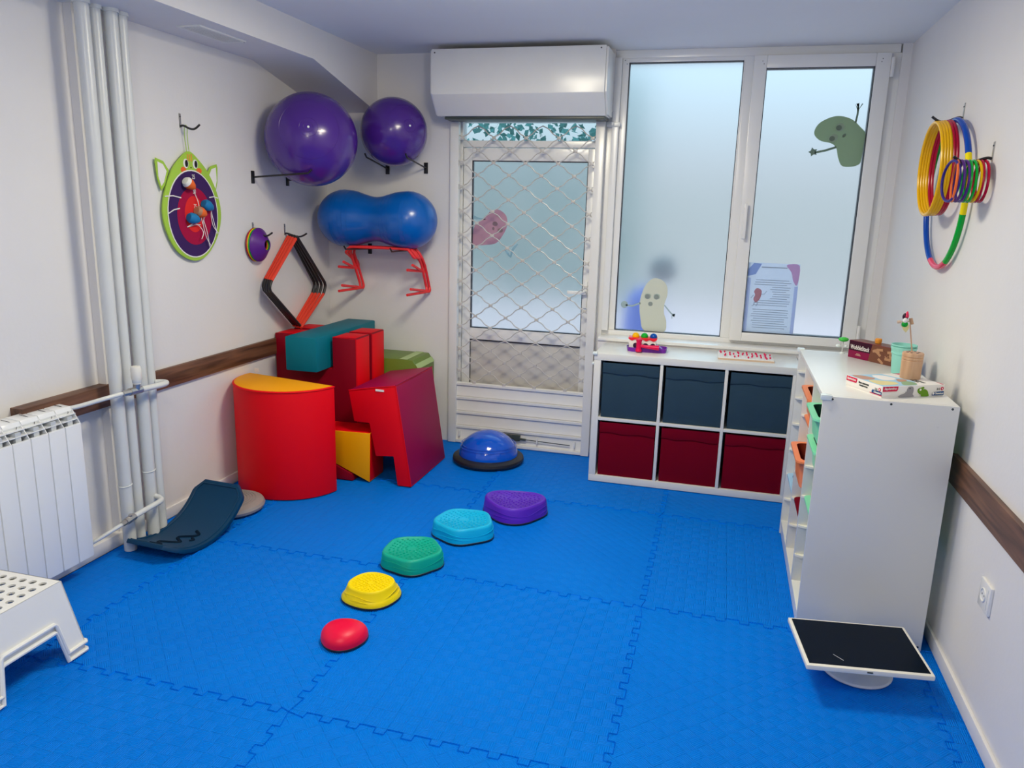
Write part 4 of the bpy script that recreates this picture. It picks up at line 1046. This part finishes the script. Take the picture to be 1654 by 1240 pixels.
part('red_zone', poly_sticker(ell(.006, -.038, .072, .088, 32), pl(.011), .0008), 'brightred', tb)
for sgn, (ay, az) in ((-1, (-.150, .155)), (1, (.130, .150))):
    pe = [(ay, az + .01), (ay + sgn * .035, az + .050), (ay + sgn * .085, az + .062), (ay + sgn * .090, az + .045), (ay + sgn * .082, az - .03), (ay + sgn * .060, az - .085), (ay + sgn * .035, az - .06)]
    e = part('ear', poly_sticker(pe, pl(.001), .004), 'lime', tb)
    part('inner_ear', poly_sticker([(ay + sgn * .018, az + .005), (ay + sgn * .040, az + .036), (ay + sgn * .075, az + .046), (ay + sgn * .076, az - .02), (ay + sgn * .060, az - .065), (ay + sgn * .04, az - .045)], pl(.0052), .0008), 'offwhite', e)
for ey in (-.030, .040):
    e = part('eye', poly_sticker(ell(ey, .203, .019, .022), pl(.0082), .0008), 'offwhite', tb)
    part('pupil', poly_sticker(ell(ey + .004, .203, .011, .017), pl(.009), .0008), 'blackp', e)
for ey in (-.050, .066): part('cheek', poly_sticker(ell(ey, .172, .020, .014), pl(.0082), .0008), 'orangecloth', tb)
for ey in (-.014, .0, .014): part('forehead_stripe', poly_sticker([(ey - .0035, .215), (ey + .0035, .215), (ey + .0035, .248), (ey - .0035, .248)], pl(.0082), .0008), 'amber', tb)
part('nose', poly_sticker(ell(.006, .185, .004, .003, 10), pl(.0082), .0008), 'blackp', tb)
for a, b_ in (((-.20, .045), (-.085, .040)), ((-.185, -.035), (-.10, -.010)), ((.13, .045), (.20, .042))):
    part('whisker', poly_sticker(stick_poly([a, ((a[0] + b_[0]) / 2, (a[1] + b_[1]) / 2 + .006), b_], .0025), pl(.0115), .0008), 'offwhite', tb)
for s_, zz in (('25', .142), ('50', .072), ('75', .0)):
    text(s_, .03, pl(.0125, cy_ + .014, cz_ + zz) if False else Matrix.Translation(-root_off(tb)) @ pl(.0128, cy_ + .014, cz_ + zz), 'offwhite', tb, height=.022, width=.020)
part('hanging_loop', B().tube(smooth_path([(xb + .004, cy_ - .012, cz_ + .255), (xb + .006, cy_ - .022, cz_ + .33), (XL + .025, cy_ - .026, cz_ + .378), (XL + .03, cy_ - .016, cz_ + .372), (xb + .008, cy_ - .006, cz_ + .33), (xb + .004, cy_ + .006, cz_ + .255)], 5), .0018, 6), 'lime', tb)
def dart(label, y, z, m, m2, d, tails):
    t = thing('velcro_dart', label, 'throwing ball', (xb + .035, y, z), group='throwing balls stuck on the target board')
    c = Vector((xb + .036, y, z)); q = Vector(d).normalized().to_track_quat('Z', 'Y').to_matrix().to_4x4()
    part('pouch', B().lathe([(0, -.030), (.020, -.028), (.026, -.015), (.026, .0), (.018, .022), (.007, .036), (0, .038)], c, q, n=20), m, t)
    part('cap', B().lathe([(0, -.033), (.018, -.032), (.0262, -.020), (.0262, -.016), (.024, -.014)], c, q, n=20), m2, t)
    for tl_ in tails:
        P = [c + q @ Vector((0, 0, .034))] + [Vector((xb + .018 + .006 * i, y + a, z + b_)) for i, (a, b_) in enumerate(tl_)]
        part('ribbon', B().tube(smooth_path(P, 6), .0018, 5), 'offwhite', t)
dart('orange throwing ball with a white base, highest on the target', -.985, 1.632, 'orangecloth', 'offwhite', (.1, .75, -.45), [[(.05, -.03), (.07, -.08), (.075, -.14), (.08, -.19)]])
dart('blue throwing ball at the rim of the target, nearest the disc cones', -.855, 1.530, 'bluecloth', 'bluecloth', (.1, .8, -.35), [[(.05, -.03), (.06, -.09), (.07, -.14)], [(.045, -.04), (.05, -.10), (.085, -.14)]])
dart('orange and striped throwing ball in the middle of the target', -.912, 1.498, 'orangecloth', 'woodblk', (.1, .8, -.25), [[(.04, -.03), (.055, -.10), (.06, -.17)], [(.035, -.05), (.045, -.12), (.07, -.165)]])
dart('blue throwing ball at the centre of the target', -.970, 1.468, 'bluecloth', 'bluecloth', (.15, .75, -.2), [[(.03, -.02), (.06, -.04), (.075, -.07), (.05, -.10)], [(-.03, -.04), (.02, -.03), (.055, -.03)]])

# ------------------------------------------------------------------ disc cones on their hook
for k, (m, lb) in enumerate((('hoopred', 'red disc cone, innermost of the stack on the wall hook'), ('hoopyellow', 'yellow disc cone in the stack behind the purple ones'), ('hoopgreen', 'dark green disc cone just behind the purple ones'), ('discpurple', 'purple disc cone at the front of the stack on the wall hook'))):
    x0 = XL + .010 + .008 * k; c = Vector((x0, -.400, 1.318)); q = Matrix.Rotation(math.radians(96 - 2), 4, 'Y') @ Matrix.Identity(4)
    t = thing('disc_cone', lb, 'marker cone', c, group='disc cones on the wall hook')
    part('body', B().lathe([(.095, .0), (.093, .004), (.080, .014), (.034, .052), (.030, .054), (.028, .051), (.074, .012), (.086, .001), (.095, 0)], c, Matrix.Rotation(PI / 2, 4, 'Y'), n=36), m, t)

# ------------------------------------------------------------------ black and red bent frames
def rounded(P, r, n=6, closed=True):
    out = []
    for i in range(len(P)):
        a, b_, c = Vector(P[i - 1]), Vector(P[i]), Vector(P[(i + 1) % len(P)])
        d0, d1 = (a - b_).normalized(), (c - b_).normalized()
        p0, p1 = b_ + d0 * r, b_ + d1 * r
        for k in range(n + 1):
            t_ = k / n; out.append((p0 * (1 - t_) + b_ * t_) * (1 - t_) + (b_ * (1 - t_) + p1 * t_) * t_)
    return out
for k, (x, lb) in enumerate(((-1.892, 'innermost of four black and red diamond frames, against the wall'), (-1.868, 'second black and red diamond frame from the wall'), (-1.842, 'third black and red diamond frame from the wall'), (-1.814, 'outermost of four black and red diamond frames'))):
    j = .020 * k
    Lf, Rt, Tp, Bt = (x, -.360 - j, 1.090), (x, .222, 1.045), (x, -.060 - j * .8, 1.366 - .003 * k), (x, -.050 - j * .8, .806)
    t = thing('diamond_hoop', lb, 'hurdle frame', (x, -.08, 1.08), group='black and red frames on the wall hook')
    def half(P, m): return part('red_arm' if m == 'redtape' else 'black_arm', B().tube(P, .0098, 10), m, t)
    half([Vector(Tp) + Vector((0, -.012, -.012)), Vector((x, Lf[1] + .022, Lf[2] + .028))], 'redtape')
    half(rounded([Vector((x, Lf[1] + .022, Lf[2] + .028)), Vector((x, Lf[1], Lf[2])), Vector((x, Lf[1], Lf[2] - .03)), Vector(Bt) + Vector((0, -.008, .012))], .012, 4)[5:-5] if False else
         [Vector((x, Lf[1] + .022, Lf[2] + .028)), Vector((x, Lf[1] + .006, Lf[2] + .006)), Vector((x, Lf[1], Lf[2] - .012)), Vector((x, Lf[1] + .006, Lf[2] - .032)), Vector(Bt) + Vector((0, -.010, .014))], 'black')
    half([Vector(Tp), Vector((x, Rt[1] - .008, Rt[2] + .012)), Vector((x, Rt[1], Rt[2] - .008)), Vector((x, Rt[1] - .006, Rt[2] - .028)), Vector((x, Rt[1] - .028, Rt[2] - .062))], 'black')
    half([Vector((x, Rt[1] - .028, Rt[2] - .062)), Vector(Bt)], 'redtape')

# ------------------------------------------------------------------ hoops on the socket wall
def torus_pts(c, r, n=72, tilt=0, lean=0):
    P = []
    for k in range(n):
        a = 2 * PI * k / n; y, z = r * math.cos(a), r * math.sin(a)
        P.append(Vector((c[0] + lean * (r - z), c[1] + y, c[2] + z)))
    return P
xh, yh = 1.512, -.70
t = thing('segmented_hoop', 'large hoop of blue, yellow, green and pink segments, hanging lowest', 'hoop', (xh, yh, 1.660))
P = torus_pts((xh, yh, 1.662), .291, 96, lean=.02)
def seg(a0, a1, m):
    k0, k1 = int(a0 / 360 * 96), int(a1 / 360 * 96); part('segment', B().tube([P[k % 96] for k in range(k0, k1 + 1)], .0115, 12), m, t)
for a0, a1, m in ((-60, 0, 'hooplemon'), (0, 60, 'hoopblue') , (60, 120, 'hoopblue'), (120, 180, 'hoopgreen'), (180, 232, 'hoopgreen'), (232, 300, 'hooppink')): pass
# angle 0 points to +y (towards the window), 90 up, 180 towards the viewer
seg(0, 56, 'hoopgreen'); seg(56, 150, 'hoopblue'); seg(150, 187, 'hooplemon'); seg(187, 196, 'hooplemon'); seg(196, 245, 'hoopgreen'); seg(245, 294, 'hooppink'); seg(294, 360, 'hoopblue')
for k, (x, m, lb) in enumerate(((1.496, 'hoopred', 'dark red hoop closest to the wall behind the yellow ones'), (1.485, 'hoopred', 'dark red hoop directly behind the yellow hoops'), (1.474, 'hoopyellow', 'innermost yellow hoop, touching the dark red hoop'), (1.464, 'hoopyellow', 'second yellow hoop from the wall'), (1.454, 'hoopyellow', 'third yellow hoop from the wall'), (1.444, 'hoopyellow', 'outermost yellow hoop at the tip of the hook'))):
    t = thing('hoop', lb, 'hoop', (x, -.685, 1.76), group='small hoops on the upper hook')
    part('ring', B().tube(torus_pts((x, -.685, 1.768 - .001 * k), .182, 64, lean=.03), .0068, 10, closed=True), mat[m].name and m, t)
smr = [('hoopred', 'red ring nearest the wall'), ('hoopred', 'red ring, second from the wall'), ('hoopyellow', 'yellow ring between the red and green ones'), ('hoopgreen', 'green ring next to the yellow one'), ('hoopgreen', 'green ring beside the violet one'), ('hoopviolet', 'violet ring in the middle of the row'), ('hoopviolet', 'violet ring next to the orange one'), ('hooporange', 'orange ring behind the front one'), ('hoopindigo', 'indigo ring hanging at the tip of the hook')]
for k, (m, lb) in enumerate(smr):
    x = 1.523 - .0125 * k
    t = thing('throwing_ring', lb + ', lower hook', 'ring', (x, -1.142, 1.70), group='throwing rings on the lower hook')
    P = [Vector((x + .012 * math.sin(k * 2.1) * math.cos(a) * (1 if k > 5 else .3) - .0, -1.142 + .070 * math.cos(a), 1.700 + .070 * math.sin(a))) for a in [2 * PI * i / 48 for i in range(48)]]
    part('band', B().tube(P, .0050, 8, closed=True), m, t)

# ------------------------------------------------------------------ things on the cube shelf
ZT = .766
t = thing('hammer_toy', 'hammer-and-ball toy with a purple tray and red lid on the cube shelf', 'toy', (.27, .19, ZT), (0, 0, math.radians(3)))
base = blob([(-.100, -.045), (.0, -.055), (.09, -.050), (.120, -.035), (.120, .035), (.09, .05), (0, .05), (-.100, .045)], 4)
b = B(); n = len(base)
def sc2(P, f, z): return [b.bm.verts.new((x * f, y * f, z)) for x, y in P]
R = [sc2(base, .96, 0), sc2(base, 1.0, .025), sc2(base, .965, .025), sc2(base, .93, .006)]
for p0, p1 in zip(R, R[1:]):
    for k in range(n): b._f([p0[k], p0[(k + 1) % n], p1[(k + 1) % n], p1[k]])
b._f(R[0][::-1]); b._f(R[-1])
part('tray', b, 'toypurple', t, local=True)
part('housing', B().box(-.098, .058, -.028, .040, .012, .072), 'offwhite', t, local=True, bev=.004)
for x in (-.058, -.002, .04): part('window_hole', B().cyl((x, -.0295, .034), (x, -.027, .034), .016, n=20), 'toydark', t, local=True)
lid = [(-.102, .072), (-.102, .079), (.062, .079), (.062, .072)] + [(.062 - .164 * k / 24, .070 - .004 * (1 + math.cos(k * PI / 3 + PI))) for k in range(1, 24)]
part('lid', B().prism([(x, -.032, z) for x, z in lid], (0, .076, 0)), 'toyred', t, local=True)
part('ramp', B().prism([(.06, -.02, .010), (.06, -.02, .040), (.105, -.02, .012)], (0, .05, 0)), 'toypurple', t, local=True)
for x, m, lb in ((-.062, 'ballyellow', 'yellow ball sitting in the lid of the hammer toy'), (-.012, 'ballgreen', 'green ball sitting in the lid of the hammer toy'), (.040, 'ballblue', 'blue ball sitting in the lid of the hammer toy')):
    p_ = Matrix.Translation((.27, .19, ZT)) @ Matrix.Rotation(math.radians(3), 4, 'Z') @ Vector((x, .006, .084))
    o = part('toy_ball', B().sphere((0, 0, 0), .021, 24), m); o.location = p_; tag(o, lb, 'ball', 'balls of the hammer toy')
t = thing('toy_mallet', 'pink-red plastic mallet leaning in the purple tray', 'toy', (.27, .13, ZT + .03), (0, 0, math.radians(3)))
part('head', B().lathe([(0, -.030), (.016, -.030), (.0195, -.024), (.0145, -.010), (.015, .026), (.0195, .040), (.016, .045), (0, .045)], (-.035, -.012, .006), n=20), 'toypink', t, local=True)
part('handle', B().tube([(-.03, -.012, .010), (.02, -.012, .006), (.080, -.012, .004)], [.009, .0105, .015], 14), 'toypink', t, local=True)
t = thing('peg_board', 'white peg board dotted with crimson pegs on the cube shelf', 'board game', (.83, .195, ZT), (0, 0, math.radians(1.0)))
part('board', B().box(-.150, .150, -.098, .098, 0, .011), 'offwhite', t, local=True, bev=.002)
part('edge_strip', B().box(-.151, .151, -.0995, -.098, 0, .009), 'card', t, local=True)
gl = B()
for k in range(1, 12): gl.box(-.15 + .025 * k - .0006, -.15 + .025 * k + .0006, -.095, .095, .0110, .0114)
for k in range(1, 8): gl.box(-.147, .147, -.098 + .0245 * k - .0006, -.098 + .0245 * k + .0006, .0110, .0114)
part('printed_grid', gl, 'radin', t, local=True, kind='stuff')
pat = ['110000', '100110', '010100', '001001', '110010', '011000', '101001', '010110', '110100', '001010', '111011', '010010']
for i, col_ in enumerate(pat):
    for j, ch in enumerate(col_):
        if ch == '1':
            x, y = -.138 + .0245 * i + (.004 if j % 2 else 0), .075 - .029 * j
            part('peg', B().lathe([(.0028, .011), (.0028, .014), (.0048, .015), (.0048, .021), (0, .023)], (x, y, 0), n=8), 'toypink', t, local=True)

# ------------------------------------------------------------------ things on the tray rack
ZR = .939
# wooden-block game box
a_ = math.radians(-50); ux, uy = Vector((math.cos(a_), math.sin(a_), 0)), Vector((-math.sin(a_), math.cos(a_), 0))
t = thing('block_game_box', 'long wine red game box with a picture of wooden blocks on the tray rack', 'game box', (1.252, -.532, ZR), (0, 0, a_))
Lb, Wb, Hb = .272, .076, .078
part('box', B().box(0, Lb, 0, Wb, 0, Hb), 'boxwine', t, local=True, bev=.0012)
part('dark_print', B().prism([(.001, -.0006, .034), (.001, -.0006, Hb - .001), (.125, -.0006, Hb - .001), (.117, -.0006, .034)], (0, .0008, 0)), 'boxblack', t, local=True)
part('photo_print', B().prism([(.112, -.0007, .001), (.126, -.0007, Hb - .001), (Lb - .001, -.0007, Hb - .001), (Lb - .001, -.0007, .001)], (0, .0009, 0)), 'boxbrown', t, local=True)
part('top_print', B().box(.0015, Lb - .0015, .0015, Wb - .0015, Hb, Hb + .0006), 'boxbrown', t, local=True)
random.seed(3)
for k in range(15):
    x, z, q = random.uniform(.145, .255), random.uniform(.010, .062), random.uniform(-.8, .8)
    mx = Matrix.Translation((x, -.0009, z)) @ Matrix.Rotation(q, 4, 'Y')
    part('printed_block', B().box(-.016, .016, -.0004 - .0001 * k, .0006, -.0055, .0055, mx=mx), 'woodblk' if k % 3 else 'boxbrown', t, local=True)
text('WobbleStack', .03, Matrix.Translation((.062, -.0008, .050)) @ Matrix.Rotation(PI / 2, 4, 'X'), 'offwhite', t, width=.104, height=.020, bold=.0003)
text('GAME', .01, Matrix.Translation((.062, -.0008, .020)) @ Matrix.Rotation(PI / 2, 4, 'X'), 'offwhite', t, width=.014, height=.0035) if False else part('small_print', B().box(.046, .066, -.0009, .0002, .020, .0222).box(.040, .070, -.0009, .0002, .0145, .0165), 'card', t, local=True, kind='stuff')
o = part('amber_knob', B().lathe([(.0, 0), (.013, .001), (.015, .01), (.015, .018), (.012, .022), (0, .023)], (0, 0, 0), n=20), 'amber'); o.location = (1.362, -.590, ZR + Hb + .0006)
tag(o, 'small amber round lid resting on top of the wine red game box', 'lid')
# teal cups
t = thing('plastic_cup', 'mint plastic cup with a banded rim, nested in another, behind the wooden pot', 'cup', (1.412, -.855, ZR))
def cup(z, h, m, t, nm):
    part(nm, B().lathe([(.0, z), (.036, z), (.037, z + .002), (.043, z + h * .72), (.046, z + h * .73), (.0465, z + h * .80), (.0455, z + h * .81), (.0475, z + h * .90), (.050, z + h * .97), (.050, z + h), (.047, z + h), (.044, z + h * .8), (.035, z + .004), (0, z + .004)], (1.412, -.855, 0), n=36), m, t)
cup(ZR, .112, 'cupteal', t, 'cup_wall')
t = thing('plastic_cup', 'inner mint cup whose rim shows above the one it is nested in', 'cup', (1.412, -.855, ZR + .006))
part('cup_wall', B().lathe([(.0, ZR + .006), (.033, ZR + .006), (.0425, ZR + .095), (.0465, ZR + .114), (.0495, ZR + .117), (.0495, ZR + .121), (.0455, ZR + .121), (.041, ZR + .10), (.031, ZR + .009), (0, ZR + .009)], (1.412, -.855, 0), n=36), 'cupteal', t)
# flat game box with the printed picture
g0 = Vector((1.249, -1.373, ZR)); ga = math.radians(29.3)
t = thing('picture_game_box', 'flat white game box with animal pictures at the near corner of the rack top', 'game box', g0, (0, 0, ga))
GL, GW, GH = .266, .196, .042
part('base', B().box(.0015, GL - .0015, .0015, GW - .0015, 0, .012), 'offwhite', t, local=True)
part('lid', B().box(0, GL, 0, GW, .0065, GH), 'offwhite', t, local=True, bev=.001)
part('red_band', B().box(-.0004, .001, 0, .062, .0065, .0095), 'logored', t, local=True)
fx = lambda x, z, d=.0008: Matrix.Translation((x, -d, z)) @ Matrix.Rotation(PI / 2, 4, 'X')            # long side facing -y
fs = lambda y, z, d=.0008: frame((-d, y, z), (0, -1, 0), (0, 0, 1))                                       # short side facing -x
def flat(mx, pts, m, nm, lb=None, th=.0004):
    return part(nm, poly_sticker(pts, mx, th), m, t, local=True)
flat(fx(0, 0), [(.002, .0235), (.002, .0415), (.066, .0415), (.064, .028), (.060, .0235)], 'logored', 'logo_field')
text('Sapientino', .012, fx(.033, .033, .0014), 'offwhite', t, width=.052, height=.0115, shear=.25, bold=.0002)
flat(fx(0, 0), blob([(.072, .001), (.078, .009), (.092, .014), (.102, .020), (.104, .030), (.110, .038), (.121, .0395), (.130, .035), (.132, .022), (.130, .010), (.134, .001)], 3), 'dinogray', 'seal_print')
flat(fx(0, 0), [(.097, .014), (.099, .022), (.103, .019)], 'dinogray', 'seal_print')
flat(fx(0, 0, .0013), ell(.115, .032, .0025, .0022, 10), 'blackp', 'eye_print')
flat(fx(0, 0), blob([(.168, .001), (.166, .007), (.158, .011), (.150, .018), (.149, .026), (.154, .032), (.163, .034), (.174, .037), (.176, .031), (.172, .028), (.182, .027), (.191, .022), (.197, .012), (.198, .001)], 3), 'chamgreen', 'lizard_print')
flat(fx(0, 0, .0013), ell(.161, .026, .0042, .0042, 14), 'offwhite', 'eye_print')
flat(fx(0, 0), [(.214, .003), (.214, .010), (.217, .016), (.264, .0175), (.264, .003)], 'navyp', 'logo_field')
text('Clementoni', .008, fx(.243, .0105, .0014), 'offwhite', t, width=.036, height=.0075, bold=.0002)
flat(fx(0, 0, .0013), [(.219 + .004 * math.cos(a), .0105 + .005 * math.sin(a)) for a in [PI * .25 + PI * 1.5 * k / 10 for k in range(11)]] , 'offwhite', 'crescent_print')
text('3-5', .009, fx(.238, .0265, .0010), 'lockgray', t, width=.012, height=.008)
flat(fx(0, 0), ell(.2545, .0275, .0065, .0065, 18), 'logored', 'round_badge'); flat(fx(0, 0, .0013), ell(.2545, .0275, .0025, .0035, 8), 'offwhite', 'round_badge')
# short side (toward the window-side camera view): text runs from far to near
flat(fs(0, 0), [(-GW + .002, .024), (-GW + .002, .0415), (-GW + .062, .0415), (-GW + .060, .028), (-GW + .056, .024)], 'logored', 'logo_field')
text('Sapientino', .012, fs(GW - .031, .033, .0014), 'offwhite', t, width=.050, height=.0115, shear=.25, bold=.0002)
text('Във ферма', .008, fs(GW - .094, .031, .0010), 'lockgray', t, width=.050, height=.007, bold=.0003) if False else None
text('Виж животни', .008, fs(GW - .098, .0315, .0010), 'lockgray', t, width=.054, height=.0072, bold=.0002)
text('квартала', .008, fs(GW - .098, .0205, .0010), 'lockgray', t, width=.044, height=.0062, bold=.0002)
text('3-5', .009, fs(.031, .0265, .0010), 'lockgray', t, width=.012, height=.008)
flat(fs(0, 0), ell(-.013, .028, .0065, .0065, 18), 'logored', 'round_badge'); flat(fs(0, 0, .0013), ell(-.013, .028, .0025, .0035, 8), 'offwhite', 'round_badge')
flat(fs(0, 0), [(-.052, .0095), (-.052, .016), (-.049, .0215), (-.001, .0215), (-.001, .0095)], 'navyp', 'logo_field')
text('Clementoni', .008, fs(.022, .0155, .0014), 'offwhite', t, width=.036, height=.0075, bold=.0002)
# lid picture
tp = Matrix.Translation((0, 0, GH))
def top(pts, m, d=.0): flat(Matrix.Translation((0, 0, GH + d)), pts, m, 'lid_picture')
top([(.004, .004), (.150, .004), (.185, .060), (.150, .192), (.004, .192)], 'pic_blue')
top(blob([(.012, .03), (.05, .02), (.09, .03), (.10, .06), (.06, .09), (.02, .10)], 4), 'pic_yellow', .0004)
top(blob([(.01, .12), (.04, .11), (.07, .13), (.05, .18), (.015, .185)], 4), 'pic_brown', .0004)
top(blob([(.08, .10), (.12, .09), (.15, .12), (.13, .17), (.09, .17)], 4), 'offwhite', .0004)
top(blob([(.10, .01), (.15, .01), (.17, .04), (.15, .07), (.12, .05)], 4), 'pic_green', .0004)
top(blob([(.12, .06), (.16, .07), (.165, .09), (.14, .10)], 4), 'pic_brown', .0008)
top([(.236, .150), (.263, .150), (.263, .194), (.200, .194)], 'logored'); top([(.255, .003), (.263, .003), (.263, .04)], 'logored')
text('Sapientino', .02, Matrix.Translation((.222, .095, GH + .0006)) @ Matrix.Rotation(-PI / 2, 4, 'Z') @ Matrix.Identity(4), 'lockgray', t, width=.10, height=.012) if False else None
text('Виж животни', .012, Matrix.Translation((.205, .09, GH + .0008)) @ Matrix.Rotation(-PI / 2, 4, 'Z'), 'lockgray', t, width=.12, height=.012, bold=.0004)
text('квартала', .012, Matrix.Translation((.188, .09, GH + .0008)) @ Matrix.Rotation(-PI / 2, 4, 'Z'), 'lockgray', t, width=.09, height=.009, bold=.0004)
# wooden pot with a bird on a stick
zp = ZR + GH + .0012; pc = (1.377, -1.172)
t = thing('wooden_pot', 'round light wood pot with grooved rim standing on the flat game box', 'pot', (*pc, zp))
part('body', B().lathe([(0, 0), (.034, 0), (.0355, .003), (.0365, .068), (.0345, .070), (.0365, .072), (.0368, .079), (.0348, .081), (.0368, .083), (.0372, .094), (.035, .0975), (.0, .098)], (*pc, zp), n=36), 'pine', t)
for k in range(6):
    a = k * PI / 3; part('hole', B().cyl((pc[0] + .020 * math.cos(a), pc[1] + .020 * math.sin(a), zp + .0975), (pc[0] + .020 * math.cos(a), pc[1] + .020 * math.sin(a), zp + .0987), .0042, n=10), 'toydark', t)
t = thing('bird_stick', 'wooden stick with a small painted woodpecker bird, stood in the wooden pot', 'toy', (1.372, -1.168, zp + .098))
part('stick', B().tube([(1.373, -1.168, zp + .097), (1.352, -1.172, 1.183)], .0022, 8), 'pine', t)
part('bead', B().cyl((1.357, -1.177, 1.185), (1.352, -1.169, 1.205), .0065, n=12), 'pine', t)
part('bead', B().cyl((1.306, -1.18, 1.190), (1.318, -1.18, 1.192), .0055, n=12), 'card', t)
part('dowel', B().cyl((1.310, -1.18, 1.191), (1.352, -1.174, 1.195), .002, n=8), 'card', t)
part('head', B().sphere((1.331, -1.18, 1.212), .0105, 16, sc=(1, .7, 1.3)), 'boxblack', t)
part('crest', B().lathe([(.0085, 0), (.008, .008), (.004, .018), (0, .024)], (1.334, -1.18, 1.210), Matrix.Rotation(.1, 4, 'Y'), n=12), 'hooppink', t)
part('breast', B().sphere((1.331, -1.186, 1.199), .0085, 14, sc=(1, .7, 1.1)), 'offwhite', t)
part('belly', B().sphere((1.332, -1.181, 1.184), .011, 14, sc=(1.05, .6, 1.0)), 'hoopgreen', t)
part('tail', B().prism([(1.320, -1.181, 1.180), (1.346, -1.181, 1.184), (1.349, -1.181, 1.170), (1.340, -1.181, 1.153), (1.330, -1.181, 1.162)], (0, .004, 0)), 'pic_yellow', t, bev=.001)
# little tree figure
t = thing('tree_figure', 'tiny clear-stemmed figure with a green leaf-shaped top at the window end of the rack', 'toy', (1.238, -.452, ZR))
part('foot', B().lathe([(0, 0), (.012, 0), (.012, .003), (.004, .006), (0, .007)], (1.238, -.452, ZR), n=16), 'clearish', t)
part('stem', B().tube([(1.238, -.452, ZR + .004), (1.237, -.452, ZR + .03), (1.238, -.452, ZR + .058)], .0025, 8), 'radin', t)
part('leaf', B().sphere((1.238, -.452, ZR + .066), .023, 24, sc=(1, .8, .48)), 'treegreen', t)
part('branch', B().sphere((1.219, -.452, ZR + .034), .011, 14, sc=(1.2, .8, .7)), 'clearish', t)
part('branch', B().sphere((1.252, -.455, ZR + .035), .006, 12, sc=(1.2, .8, 1)), 'clearish', t)
